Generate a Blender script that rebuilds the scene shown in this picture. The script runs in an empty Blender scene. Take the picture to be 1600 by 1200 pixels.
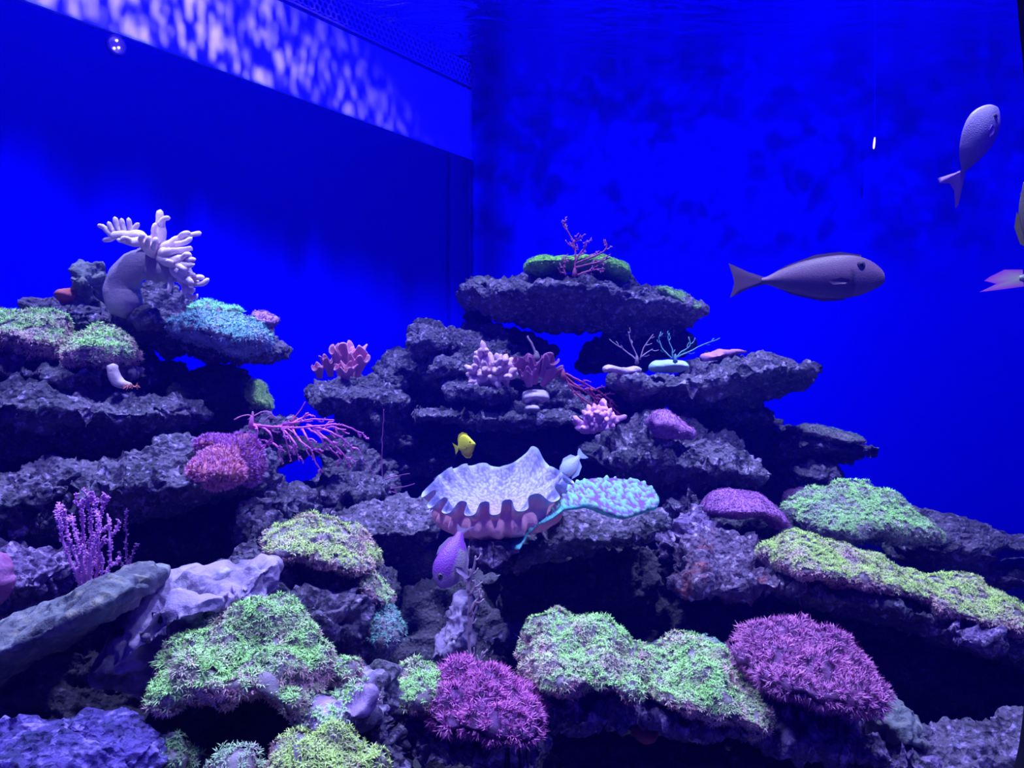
import bpy, math, random
import numpy as np
from mathutils import Vector

# ---------------------------------------------------------------- camera
F = 1250.0          # focal length in pixels of the 1600 px wide frame
CZ = 0.9            # eye height above the tank floor
scene = bpy.context.scene
COL = scene.collection
cam_data = bpy.data.cameras.new('camera')
cam_data.sensor_width = 36.0
cam_data.lens = F / 1600.0 * 36.0
cam_data.clip_start = 0.02
cam = bpy.data.objects.new('camera', cam_data)
cam.location = (0, 0, CZ)
cam.rotation_euler = (math.pi / 2, 0, 0)
COL.objects.link(cam)
scene.camera = cam
scene.view_settings.view_transform = 'Standard'
scene.view_settings.look = 'None'
scene.view_settings.gamma = 1.0
scene.view_settings.exposure = 0.0
scene.view_settings.use_curve_mapping = False
scene.cycles.use_denoising = True
scene.cycles.max_bounces = 4
scene.cycles.diffuse_bounces = 2
scene.cycles.glossy_bounces = 3
scene.cycles.transparent_max_bounces = 6
scene.cycles.caustics_reflective = False
scene.cycles.caustics_refractive = False
scene.cycles.sample_clamp_indirect = 4.0

# ---------------------------------------------------------------- world (unseen blue ambient fill that lifts the shadows)
world = bpy.data.worlds.new('world')
scene.world = world
world.use_nodes = True
world.node_tree.nodes['Background'].inputs[0].default_value = (0.045, 0.03, 1.0, 1)
world.node_tree.nodes['Background'].inputs[1].default_value = 0.40

# ---------------------------------------------------------------- tank geometry used by the lamps too
CORNER = np.array([-0.26, 5.0])
LDIR = np.array([0.735, 1.0]); LDIR /= np.linalg.norm(LDIR)      # along the left wall, away from the viewer
BDIR = np.array([3.30, -0.25]); BDIR /= np.linalg.norm(BDIR)     # along the back wall, to the right
SURF = CZ + 1.98      # water surface
LIP = CZ + 1.40       # lower edge of the bright upper panel


def area(name, loc, target, size, power, color, size_y=None):
    d = bpy.data.lights.new(name, 'AREA')
    d.size = size
    if size_y:
        d.shape = 'RECTANGLE'; d.size_y = size_y
    d.energy = power; d.color = color
    o = bpy.data.objects.new(name, d)
    o.location = loc
    o.rotation_euler = (Vector(target) - Vector(loc)).to_track_quat('-Z', 'Y').to_euler()
    COL.objects.link(o)
    return o


def spot(name, loc, target, angle, power, color, blend=0.5, size=0.08):
    d = bpy.data.lights.new(name, 'SPOT')
    d.energy = power; d.color = color; d.spot_size = math.radians(angle); d.spot_blend = blend; d.shadow_soft_size = size
    o = bpy.data.objects.new(name, d); o.location = loc
    o.rotation_euler = (Vector(target) - Vector(loc)).to_track_quat('-Z', 'Y').to_euler()
    COL.objects.link(o)
    return o


KEY = (0.40, 0.50, 1.0)
spot('key_lamp', (-1.1, 1.95, 2.75), (-0.95, 1.9, 0.6), 66, 290, KEY)
spot('key_lamp', (0.0, 2.0, 2.75), (0.0, 2.0, 0.6), 66, 290, KEY)
spot('key_lamp', (1.15, 2.0, 2.75), (1.05, 2.0, 0.6), 66, 290, KEY)
spot('crest_fill', (0.3, 2.7, 2.8), (0.35, 2.85, 1.0), 50, 110, KEY)  # added unseen spot that brightens the green growth on the crest
spot('front_lamp', (-0.75, 1.0, 2.75), (-0.55, 1.4, 0.5), 58, 210, KEY)
spot('front_lamp', (0.65, 1.0, 2.75), (0.5, 1.5, 0.5), 58, 210, KEY)


def gobo_lamp(name, loc, power, color, origin, wdir, build):
    """Added point lamp with ripples and shade drawn into its light: the pattern is worked out on the wall (u along it, z up) that it faces."""
    d = bpy.data.lights.new(name, 'POINT')
    d.energy = power; d.color = color; d.shadow_soft_size = 0.02
    d.use_nodes = True
    nt = d.node_tree
    N, L = nt.nodes, nt.links
    em = N['Emission']
    tc = N.new('ShaderNodeTexCoord')
    sep = N.new('ShaderNodeSeparateXYZ'); L.new(tc.outputs['Normal'], sep.inputs[0])

    def m(op, a, b=None, c=None, clamp=False):
        n = N.new('ShaderNodeMath'); n.operation = op; n.use_clamp = clamp
        for i, v in enumerate((a, b, c)):
            if v is None: continue
            if isinstance(v, (int, float)): n.inputs[i].default_value = float(v)
            else: L.new(v, n.inputs[i])
        return n.outputs[0]
    nx, ny = -wdir[1], wdir[0]
    cc = nx * origin[0] + ny * origin[1] - (nx * loc[0] + ny * loc[1])
    den = m('ADD', m('MULTIPLY', sep.outputs[0], nx), m('MULTIPLY', sep.outputs[1], ny))
    s = m('DIVIDE', cc, den)
    z = m('ADD', m('MULTIPLY', sep.outputs[2], s), loc[2])
    front = m('MULTIPLY', m('GREATER_THAN', s, 0.0), m('GREATER_THAN', z, 0.0))
    u = m('ADD', m('ADD', m('MULTIPLY', m('MULTIPLY', sep.outputs[0], s), wdir[0]), m('MULTIPLY', m('MULTIPLY', sep.outputs[1], s), wdir[1])),
          (loc[0] - origin[0]) * wdir[0] + (loc[1] - origin[1]) * wdir[1])

    def noise(su, sz, detail=2.0, off=0.0):
        cb = N.new('ShaderNodeCombineXYZ')
        L.new(m('MULTIPLY', u, su), cb.inputs[0]); L.new(m('MULTIPLY', z, sz), cb.inputs[1]); cb.inputs[2].default_value = off
        t = N.new('ShaderNodeTexNoise'); t.inputs['Scale'].default_value = 1.0; t.inputs['Detail'].default_value = detail
        L.new(cb.outputs[0], t.inputs['Vector'])
        return t.outputs['Fac']

    def ramp(v, a, b, lo=0.0, hi=1.0):
        n = N.new('ShaderNodeMapRange'); n.interpolation_type = 'SMOOTHSTEP'
        for i, x in ((1, a), (2, b), (3, lo), (4, hi)):
            if isinstance(x, (int, float)): n.inputs[i].default_value = float(x)
            else: L.new(x, n.inputs[i])
        L.new(v, n.inputs[0])
        return n.outputs[0]
    val = build(m, u, z, noise, ramp)
    dist2 = m('MULTIPLY', s, s)          # evens out the falloff over the wall
    L.new(m('MULTIPLY', m('MULTIPLY', val, front), m('MULTIPLY', dist2, 0.1)), em.inputs['Strength'])
    o = bpy.data.objects.new(name, d); o.location = loc
    COL.objects.link(o)
    return o


def pat_left(m, u, z, noise, ramp):
    # u runs from 0 at the corner to negative towards the viewer; the wall's upper shade is drawn in, its edge feathered by noise
    edge = m('ADD', m('MULTIPLY', u, -0.135), CZ + 0.45)
    edge = m('ADD', edge, m('MULTIPLY', m('SUBTRACT', noise(5.0, 0.4, 3.0), 0.5), 0.42))
    low = ramp(m('SUBTRACT', z, edge), -0.22, 0.16, 1.0, 0.08)
    strip = m('GREATER_THAN', z, LIP)
    return m('MULTIPLY', m('MAXIMUM', low, m('MULTIPLY', strip, 1.1)), m('LESS_THAN', u, 0.0))


def pat_strip(m, u, z, noise, ramp):  # streaks drawn into the lamp's light in place of the strip's mirror reflection
    st = m('GREATER_THAN', z, LIP)
    body = ramp(noise(34.0, 8.0, 4.0, 3.0), 0.50, 0.60)
    fine = ramp(noise(60.0, 22.0, 3.0, 7.0), 0.45, 0.65)
    env = ramp(m('ADD', u, m('MULTIPLY', m('SUBTRACT', z, LIP), 1.6)), -1.6, -0.1, 1.0, 0.0)
    band = ramp(noise(2.5, 1.5, 1.0, 9.0), 0.35, 0.6)
    return m('MULTIPLY', m('MULTIPLY', m('MULTIPLY', st, m('LESS_THAN', u, 0.0)), env), m('MULTIPLY', band, m('ADD', m('MULTIPLY', body, 0.5), m('MULTIPLY', m('MULTIPLY', fine, body), 0.8))))


def pat_back(m, u, z, noise, ramp):
    right = ramp(u, 1.0, 3.2, 1.0, 0.55)
    # caustic net drawn into the lamp's light, in a belt below the surface
    n1 = noise(5.5, 4.5, 3.0, 1.0)
    net = ramp(m('ABSOLUTE', m('SUBTRACT', n1, 0.5)), 0.0, 0.025, 1.0, 0.0)
    blob = ramp(noise(3.6, 4.4, 3.0, 5.0), 0.38, 0.58, 0.0, 1.0)
    belt = ramp(z, CZ + 0.50, CZ + 1.0, 0.0, 1.0)
    top = ramp(z, CZ + 1.3, CZ + 1.75, 1.0, 0.55)
    shade = m('ADD', m('MULTIPLY', blob, 0.52), 0.28)
    shade = m('ADD', shade, m('MULTIPLY', net, 0.8))
    n2 = noise(1.3, 8.0, 2.0, 4.0)
    streak = m('MULTIPLY', ramp(m('ABSOLUTE', m('SUBTRACT', n2, 0.5)), 0.0, 0.02, 1.0, 0.0), ramp(z, CZ + 1.25, CZ + 1.45, 0.0, 0.7))
    shade = m('ADD', shade, m('MULTIPLY', streak, ramp(u, 0.9, 1.8, 0.2, 1.0)))
    mixed = m('ADD', m('MULTIPLY', belt, shade), m('SUBTRACT', 1.0, belt))
    cor = ramp(m('ABSOLUTE', m('SUBTRACT', u, 0.12)), 0.0, 0.16, 0.35, 1.0)
    cor = m('MAXIMUM', cor, ramp(z, CZ + 0.75, CZ + 0.55, 0.0, 1.0))
    return m('MULTIPLY', m('MULTIPLY', m('MULTIPLY', m('MULTIPLY', mixed, top), right), cor), m('GREATER_THAN', u, 0.0))


BLUE = (0.0, 0.0, 1.0)
gobo_lamp('wall_gobo', (-0.2, 2.6, 2.74), 1700, BLUE, CORNER, LDIR, pat_left)
gobo_lamp('streak_gobo', (-0.1, 2.6, 2.74), 3200, (0.30, 0.24, 1.0), CORNER, LDIR, pat_strip)
gobo_lamp('back_gobo', (1.3, 2.2, 2.74), 1700, BLUE, CORNER, BDIR, pat_back)

# ---------------------------------------------------------------- helpers
def W(px, py, Y):
    return np.array([(px - 800.0) / F * Y, Y, CZ + (600.0 - py) / F * Y])


def Wn(p, Y):
    p = np.asarray(p, float); Y = np.broadcast_to(np.asarray(Y, float), p.shape[:1])
    return np.stack([(p[:, 0] - 800) / F * Y, Y, CZ + (600 - p[:, 1]) / F * Y], 1)


_rs = np.random.RandomState(7)
PERM = _rs.permutation(4096).astype(np.int64)
GRAD = _rs.normal(size=(4096, 3)); GRAD /= np.linalg.norm(GRAD, axis=1)[:, None]
RND = _rs.rand(4096, 3)


def _h(i, j, k):
    return PERM[(PERM[(PERM[i & 4095] + j) & 4095] + k) & 4095]


def perlin(P):
    P = np.asarray(P, float)
    I = np.floor(P).astype(np.int64); f = P - I
    u = f * f * f * (f * (f * 6 - 15) + 10)
    out = np.zeros(len(P))
    for dx in (0, 1):
        wx = u[:, 0] if dx else 1 - u[:, 0]
        for dy in (0, 1):
            wy = u[:, 1] if dy else 1 - u[:, 1]
            for dz in (0, 1):
                wz = u[:, 2] if dz else 1 - u[:, 2]
                g = GRAD[_h(I[:, 0] + dx, I[:, 1] + dy, I[:, 2] + dz)]
                out += wx * wy * wz * (g[:, 0] * (f[:, 0] - dx) + g[:, 1] * (f[:, 1] - dy) + g[:, 2] * (f[:, 2] - dz))
    return out * 1.5


def worley(P):
    I = np.floor(P).astype(np.int64)
    best = np.full(len(P), 9.0)
    for dx in (-1, 0, 1):
        for dy in (-1, 0, 1):
            for dz in (-1, 0, 1):
                J = I + (dx, dy, dz)
                q = J + RND[_h(J[:, 0], J[:, 1], J[:, 2])]
                best = np.minimum(best, ((q - P) ** 2).sum(1))
    return np.sqrt(best)


def ridge(P):
    return 1 - np.abs(perlin(P)) * 2.2


def make_mesh(name, V, faces, mat, parent=None, col=None, smooth=True, origin=None, mats=None, midx=None):
    """faces: list of index arrays (n x 3 or n x 4). V in world space; the object's origin sits at its base."""
    V = np.asarray(V, float)
    if parent is not None:
        org = np.array(parent['_org'])
    elif origin is not None:
        org = np.array(origin, float)
    else:
        org = np.array([(V[:, 0].min() + V[:, 0].max()) / 2, (V[:, 1].min() + V[:, 1].max()) / 2, V[:, 2].min()])
    me = bpy.data.meshes.new(name)
    faces = [np.asarray(f, np.int32) for f in faces if len(f)]
    nf = sum(len(f) for f in faces)
    loops = np.concatenate([f.ravel() for f in faces])
    tot = np.concatenate([np.full(len(f), f.shape[1], np.int32) for f in faces])
    start = np.concatenate([[0], np.cumsum(tot)[:-1]]).astype(np.int32)
    me.vertices.add(len(V)); me.vertices.foreach_set('co', (V - org).astype(np.float32).ravel())
    me.loops.add(len(loops)); me.loops.foreach_set('vertex_index', loops)
    me.polygons.add(nf); me.polygons.foreach_set('loop_start', start)
    try: me.polygons.foreach_set('loop_total', tot)
    except Exception: pass
    me.polygons.foreach_set('use_smooth', np.full(nf, smooth, bool))
    for mm in (mats or [mat]): me.materials.append(mm)
    if midx is not None: me.polygons.foreach_set('material_index', np.asarray(midx, np.int32))
    if col is not None:
        a = me.color_attributes.new('Col', 'FLOAT_COLOR', 'POINT')
        c = np.ones((len(V), 4), np.float32); c[:, :3] = col
        a.data.foreach_set('color', c.ravel())
    me.update(calc_edges=True)
    o = bpy.data.objects.new(name, me)
    COL.objects.link(o)
    if parent is not None:
        o.parent = parent
    else:
        o.location = org
    o['_org'] = [float(x) for x in org]
    return o


def empty(name, loc):
    o = bpy.data.objects.new(name, None)
    o.location = loc; o.empty_display_size = 0.05
    COL.objects.link(o); o['_org'] = [float(x) for x in loc]
    return o


def tag(o, label=None, cat=None, group=None, kind=None):
    if label: o['label'] = label
    if cat: o['category'] = cat
    if group: o['group'] = group
    if kind: o['kind'] = kind
    return o


def vnormals(V, faces):
    n = np.zeros_like(V)
    for f in faces:
        a, b, c = V[f[:, 0]], V[f[:, 1]], V[f[:, 2]]
        fn = np.cross(b - a, c - a)
        if f.shape[1] == 4:
            fn += np.cross(c - a, V[f[:, 3]] - a)
        for k in range(f.shape[1]):
            np.add.at(n, f[:, k], fn)
    l = np.linalg.norm(n, axis=1)[:, None]; l[l == 0] = 1
    return n / l


# ---------------------------------------------------------------- materials
MATS = {}


def material(name, base=(0.5, 0.5, 0.5), rough=0.8, attr=False, noise=None, bump=None, sss=0.0, spec=0.2, two=None):
    """noise: list of (scale, lo, hi, colour) layers over the base; bump: list of (scale, distance, kind)"""
    if name in MATS: return MATS[name]
    m = bpy.data.materials.new(name); m.use_nodes = True
    N, L = m.node_tree.nodes, m.node_tree.links
    p = N['Principled BSDF']
    p.inputs['Roughness'].default_value = rough
    p.inputs['Specular IOR Level'].default_value = spec
    if attr:
        at = N.new('ShaderNodeAttribute'); at.attribute_name = 'Col'
        c = at.outputs['Color']
    else:
        r = N.new('ShaderNodeRGB'); r.outputs[0].default_value = (*base, 1); c = r.outputs[0]
    tc = N.new('ShaderNodeTexCoord')
    for k, (sc, lo, hi, colr) in enumerate(noise or []):
        t = N.new('ShaderNodeTexNoise'); t.inputs['Scale'].default_value = sc; t.inputs['Detail'].default_value = 5
        t.inputs['Roughness'].default_value = 0.6
        mp = N.new('ShaderNodeMapping'); mp.inputs['Location'].default_value = (k * 3.1, k * 1.7, 0)
        L.new(tc.outputs['Object'], mp.inputs[0]); L.new(mp.outputs[0], t.inputs['Vector'])
        mr = N.new('ShaderNodeMapRange'); mr.inputs[1].default_value = lo; mr.inputs[2].default_value = hi
        L.new(t.outputs['Fac'], mr.inputs[0])
        mx = N.new('ShaderNodeMixRGB'); mx.inputs[2].default_value = (*colr, 1)
        L.new(mr.outputs[0], mx.inputs[0]); L.new(c, mx.inputs[1]); c = mx.outputs[0]
    L.new(c, p.inputs['Base Color'])
    prev = None
    for sc, dist, kind in bump or []:
        if kind == 'noise':
            t = N.new('ShaderNodeTexNoise'); t.inputs['Detail'].default_value = 6; t.inputs['Roughness'].default_value = 0.65; out = t.outputs['Fac']
        else:
            t = N.new('ShaderNodeTexVoronoi'); out = t.outputs['Distance']
        t.inputs['Scale'].default_value = sc
        L.new(tc.outputs['Object'], t.inputs['Vector'])
        b = N.new('ShaderNodeBump'); b.inputs['Strength'].default_value = 1.0; b.inputs['Distance'].default_value = dist
        L.new(out, b.inputs['Height'])
        if prev: L.new(prev, b.inputs['Normal'])
        prev = b.outputs[0]
    if prev: L.new(prev, p.inputs['Normal'])
    if sss:
        p.inputs['Subsurface Weight'].default_value = sss
        p.inputs['Subsurface Radius'].default_value = (0.02, 0.02, 0.02)
        p.inputs['Subsurface Scale'].default_value = 0.5
    MATS[name] = m
    return m


RB = [(55, 0.012, 'noise'), (95, 0.006, 'voronoi')]
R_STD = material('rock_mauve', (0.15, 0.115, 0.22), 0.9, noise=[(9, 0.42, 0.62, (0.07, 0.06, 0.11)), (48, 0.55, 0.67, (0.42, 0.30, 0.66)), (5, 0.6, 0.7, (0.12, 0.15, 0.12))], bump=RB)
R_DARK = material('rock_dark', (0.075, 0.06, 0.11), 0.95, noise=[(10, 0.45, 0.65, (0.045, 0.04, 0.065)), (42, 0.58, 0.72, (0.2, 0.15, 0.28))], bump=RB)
R_PALE = material('rock_pale', (0.38, 0.27, 0.54), 0.85, noise=[(9, 0.46, 0.58, (0.13, 0.10, 0.2)), (22, 0.55, 0.7, (0.52, 0.42, 0.62))], bump=[(50, 0.006, 'noise')])
R_BLUE = material('rock_blue_violet', (0.13, 0.08, 0.42), 0.85, noise=[(16, 0.42, 0.6, (0.06, 0.05, 0.2)), (40, 0.54, 0.66, (0.36, 0.24, 0.85)), (7, 0.66, 0.72, (0.3, 0.1, 0.25))], bump=RB)
R_GREEN = material('rock_algae', (0.18, 0.18, 0.24), 0.9, noise=[(12, 0.42, 0.6, (0.11, 0.10, 0.16)), (30, 0.52, 0.66, (0.32, 0.28, 0.26)), (14, 0.55, 0.7, (0.30, 0.30, 0.40))], bump=[(60, 0.008, 'noise')])
R_VIOLET = material('rock_coralline', (0.20, 0.12, 0.34), 0.85, noise=[(14, 0.42, 0.6, (0.10, 0.07, 0.18)), (44, 0.52, 0.66, (0.58, 0.38, 0.80))], bump=RB)
R_RED = material('rock_rusty', (0.20, 0.12, 0.26), 0.85, noise=[(12, 0.54, 0.64, (0.34, 0.09, 0.12)), (22, 0.42, 0.6, (0.12, 0.08, 0.18)), (44, 0.56, 0.68, (0.55, 0.42, 0.7))], bump=RB)


# ---------------------------------------------------------------- outline -> rounded solid
def outline(poly, crag, step, seed):
    P = np.asarray(poly, float)
    out = []
    n = len(P)
    for i in range(n):
        a, b = P[i], P[(i + 1) % n]
        k = max(1, int(np.linalg.norm(b - a) / max(step, 2)))
        for j in range(k):
            out.append(a + (b - a) * j / k)
    Q = np.array(out)
    for _ in range(3):
        Q = 0.5 * Q + 0.25 * (np.roll(Q, 1, 0) + np.roll(Q, -1, 0))
    if crag:
        for lam, amp in ((34.0, 1.3), (13.0, 0.7)):
            for ax in (0, 1):
                q = np.stack([Q[:, 0] / lam, Q[:, 1] / lam, np.full(len(Q), seed * 1.37 + ax * 17.3 + lam)], 1)
                Q[:, ax] += perlin(q) * amp * crag
    return Q


def seg_dist(G, Q):
    """distance of points G to the closed polyline Q, nearest points, and inside flag"""
    A = Q; B = np.roll(Q, -1, 0); D = B - A; dd = (D ** 2).sum(1); dd[dd == 0] = 1e-9
    n = len(G); dist = np.empty(n); near = np.empty((n, 2)); ins = np.empty(n, bool)
    CH = max(1, 4000000 // len(Q))
    for s in range(0, n, CH):
        g = G[s:s + CH]
        rel = g[:, None, :] - A[None]
        t = np.clip((rel * D[None]).sum(2) / dd, 0, 1)
        c = A[None] + t[..., None] * D[None]
        d2 = ((g[:, None, :] - c) ** 2).sum(2)
        k = d2.argmin(1)
        dist[s:s + CH] = np.sqrt(d2[np.arange(len(g)), k]); near[s:s + CH] = c[np.arange(len(g)), k]
        y = g[:, 1][:, None]; x = g[:, 0][:, None]
        cond = (A[None, :, 1] > y) != (B[None, :, 1] > y)
        den = D[:, 1].copy(); den[den == 0] = 1e-9
        xi = A[None, :, 0] + (y - A[None, :, 1]) / den[None] * D[None, :, 0]
        ins[s:s + CH] = (np.sum(cond & (x < xi), 1) % 2) == 1
    return dist, near, ins


def solid(poly, Y, t, g=4.5, crag=3.0, lip=0.45, top=0.35, under=0.35, R=None, tb=None, lean=0.0, seed=0, Y2=None, holes=None, yslope=0.0):
    """Rounded solid of real depth: outline given where it stands at distance Y; front bulges t metres towards the tank window
    with its nose at height fraction `lip`, the top slopes back and the underside recedes."""
    Q = outline(poly, crag, g * 1.2, seed)
    x0, y0 = Q.min(0) - g; x1, y1 = Q.max(0) + g
    nx = int((x1 - x0) / g) + 2; ny = int((y1 - y0) / g) + 2
    gx, gy = np.meshgrid(x0 + np.arange(nx) * g, y0 + np.arange(ny) * g)
    G = np.stack([gx.ravel(), gy.ravel()], 1)
    d, near, ins = seg_dist(G, Q)
    sd = np.where(ins, d, -d)
    for hp in (holes or []):
        Qh = outline(hp, crag * 0.8, g * 1.2, seed + 5)
        d2, near2, ins2 = seg_dist(G, Qh)
        s2 = np.where(ins2, -d2, d2)
        sel = s2 < sd
        near = np.where(sel[:, None], near2, near); sd = np.minimum(sd, s2)
    sg = sd.reshape(ny, nx)
    ok = sg > -0.4 * g
    cell = ok[:-1, :-1] & ok[1:, :-1] & ok[:-1, 1:] & ok[1:, 1:]
    cnt = np.zeros((ny, nx), int)
    cnt[:-1, :-1] += cell; cnt[1:, :-1] += cell; cnt[:-1, 1:] += cell; cnt[1:, 1:] += cell
    used = (cnt > 0).ravel(); rim = ((cnt > 0) & (cnt < 4)).ravel()
    G = G.copy(); G[rim] = near[rim]; sd = sd.copy(); sd[rim] = 0; sd = np.maximum(sd, 0)
    mx = sd.max() if R is None else min(R, sd.max())
    h = np.sqrt(np.clip(1 - (1 - np.clip(sd / mx, 0, 1)) ** 2, 0, 1))
    # column fraction
    c3 = (cnt > 0)
    tp = np.where(c3.any(0), c3.argmax(0), -1).astype(float); bt = np.where(c3.any(0), ny - 1 - c3[::-1].argmax(0), -1).astype(float)
    good = tp >= 0
    xs = np.arange(nx)
    tp = np.interp(xs, xs[good], tp[good]); bt = np.interp(xs, xs[good], bt[good])
    kk = max(1, int(10 / g)); ker = np.ones(2 * kk + 1) / (2 * kk + 1)
    tp = np.convolve(np.pad(tp, kk, 'edge'), ker, 'valid'); bt = np.convolve(np.pad(bt, kk, 'edge'), ker, 'valid')
    rows = np.arange(ny)[:, None]
    v = np.clip((rows - tp[None]) / np.maximum(bt - tp, 1)[None], 0, 1).ravel()
    w = np.where(v < lip, top + (1 - top) * (v / lip), 1 - (1 - under) * ((v - lip) / (1 - lip)))
    Yb = np.full(len(G), float(Y))
    if Y2 is not None:   # the solid runs from Y at its left end to Y2 at its right end
        Yb = Y + (Y2 - Y) * np.clip((G[:, 0] - Q[:, 0].min()) / (np.ptp(Q[:, 0])), 0, 1)
    if lean: Yb = Yb + lean * (0.5 - v)
    tb_ = t if tb is None else tb
    idx = -np.ones(len(G), int)
    uid = np.flatnonzero(used); idx[uid] = np.arange(len(uid))
    P = Wn(G[uid], Yb[uid])
    front = P.copy(); front[:, 1] -= t * h[uid] * w[uid]
    inner = np.flatnonzero(~rim[uid])
    bidx = np.arange(len(uid)); bidx[inner] = len(uid) + np.arange(len(inner))
    back = P[inner].copy(); back[:, 1] += tb_ * h[uid][inner]
    V = np.concatenate([front, back])
    ci, cj = np.nonzero(cell)
    a = idx[ci * nx + cj]; b = idx[ci * nx + cj + 1]; c = idx[(ci + 1) * nx + cj + 1]; e = idx[(ci + 1) * nx + cj]
    ff = np.stack([a, e, c, b], 1)
    fb = np.stack([bidx[a], bidx[b], bidx[c], bidx[e]], 1)
    nfront = len(uid)
    return V, ff, fb, nfront, G[uid]


def tri_quads(V, faces):
    return faces


def remesh(V, faces, voxel):
    """evens out a solid's faces (voxel remesh), so that relief has the same fineness on every side"""
    me = bpy.data.meshes.new('t')
    me.from_pydata([tuple(v) for v in V], [], [tuple(int(k) for k in f) for ff in faces for f in ff])
    o = bpy.data.objects.new('t', me); COL.objects.link(o)
    md = o.modifiers.new('r', 'REMESH'); md.mode = 'VOXEL'; md.voxel_size = voxel; md.use_smooth_shade = True
    dg = bpy.context.evaluated_depsgraph_get()
    ev = o.evaluated_get(dg); m2 = ev.to_mesh()
    n = len(m2.vertices); co = np.empty(n * 3, np.float32); m2.vertices.foreach_get('co', co)
    nl_ = len(m2.loops); li = np.empty(nl_, np.int32); m2.loops.foreach_get('vertex_index', li)
    ls = np.empty(len(m2.polygons), np.int32); m2.polygons.foreach_get('loop_start', ls)
    tot = np.diff(np.append(ls, nl_))
    out = []
    for k in (3, 4):
        s_ = ls[tot == k]
        if len(s_): out.append(li[s_[:, None] + np.arange(k)[None]])
    ev.to_mesh_clear(); bpy.data.objects.remove(o); bpy.data.meshes.remove(me)
    return co.reshape(-1, 3).astype(float), out


def roughen(V, faces, amp=1.0, big=0.040, mid=0.014, pit=0.026, fine=0.005, zs=1.4, seed=0, sc=1.0):
    n = vnormals(V, faces)
    q = (V + seed * 0.731) * np.array([1, 1, zs]) / sc
    q = q + 0.012 * np.stack([perlin(q / 0.05), perlin(q / 0.05 + 7), perlin(q / 0.05 + 13)], 1)
    d = big * perlin(q / 0.17) + big * 0.55 * perlin(q / 0.075 + 3)
    d += mid * (ridge(q / 0.055) - 0.6)
    if pit:
        d -= pit * np.clip(1.25 - worley(q / 0.050) / 0.42, 0, 1)
        d -= pit * 0.62 * np.clip(1.3 - worley(q / 0.022 + 5) / 0.42, 0, 1)
    if fine: d += fine * (ridge(q / 0.019) - 0.5)
    return V + n * (d * amp)[:, None]


SEED = [0]


def rock(name, label, poly, Y, t, mat=R_STD, cat='rock', amp=1.0, ro=None, vox=3.5, **kw):
    SEED[0] += 1
    kw.setdefault('seed', SEED[0])
    V, ff, fb, nf, _ = solid(poly, Y, t, **kw)
    if mat is R_DARK: vox = max(vox, 5.0)
    V, fs = remesh(V, [ff, fb], vox * Y / F)
    V = roughen(V, fs, amp, seed=SEED[0], **(ro or {}))
    V[:, 2] = np.maximum(V[:, 2], 0.0)
    o = make_mesh(name, V, fs, mat)
    return tag(o, label, cat)
# ---------------------------------------------------------------- the tank
def quad_wall(name, a, b, z0, z1, mat, thick=0.05, nrm=None, parent=None):
    a = np.array(a); b = np.array(b)
    d = (b - a) / np.linalg.norm(b - a)
    n = np.array([d[1], -d[0]]) if nrm is None else np.array(nrm)
    P = [a, b, b - n * thick, a - n * thick]
    V = [(p[0], p[1], z) for z in (z0, z1) for p in P]
    Fq = [(0, 1, 5, 4), (1, 2, 6, 5), (2, 3, 7, 6), (3, 0, 4, 7), (0, 3, 2, 1), (4, 5, 6, 7)]
    return make_mesh(name, V, [Fq], mat, smooth=False, parent=parent)


M_WALL = material('blue_wall', (0.0, 0.0, 0.40), 0.7, spec=0.0)
M_PANEL = material('pale_panel', (0.36, 0.33, 0.42), 0.5, spec=0.0)
M_SAND = material('sand', (0.09, 0.08, 0.12), 0.95, noise=[(30, 0.4, 0.6, (0.05, 0.045, 0.07))], bump=[(200, 0.003, 'noise')])
M_FRAME = material('dark_frame', (0.02, 0.018, 0.04), 0.6)
M_LIPM = material('pale_lip', (0.25, 0.35, 0.95), 0.5)
M_MESHG = material('plastic_mesh', (0.42, 0.26, 0.42), 0.6)

FARL = CORNER - LDIR * 4.6
ENDR = CORNER + BDIR * 4.6
nl = np.array([LDIR[1], -LDIR[0]])          # into the water
tag(quad_wall('wall_left', FARL, CORNER, 0, LIP, M_WALL, 0.06, nrm=nl), kind='structure')
po = nl * 0.012
tag(quad_wall('wall_left', FARL + po, CORNER + po, LIP + 0.006, LIP + 0.44, M_PANEL, 0.072, nrm=nl), kind='structure')
tag(quad_wall('trim_1', FARL + po * 1.5, CORNER + po * 1.5, LIP - 0.004, LIP + 0.006, M_LIPM, 0.08, nrm=nl), kind='structure')
tag(quad_wall('wall_back', CORNER - BDIR * 0.3, ENDR, 0, SURF + 0.1, M_WALL, 0.06, nrm=(-BDIR[1] * -1, BDIR[0] * -1)), kind='structure')
tag(quad_wall('wall_right', ENDR, (ENDR[0] + 0.0, 0.55), 0, SURF + 0.1, M_WALL, 0.06, nrm=(-1, 0)), kind='structure')
tag(quad_wall('floor', (-4.2, 0.3), (ENDR[0] + 0.2, 0.3), -0.05, 0.0, M_SAND, 5.2, nrm=(0, -1)), kind='structure')
# corner pipe boards
for k, (off, wd) in enumerate(((0.03, 0.012), (0.10, 0.010))):
    c = CORNER + BDIR * (0.0) - LDIR * (0.32 - off * 3.2) + nl * 0.02
    b = quad_wall('trim_%d' % (k + 2), c, c + LDIR * wd, 0, LIP - 0.01, material('seam', (0.0, 0.0, 0.25), 0.6), 0.02, nrm=nl)
    tag(b, kind='structure')

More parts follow.
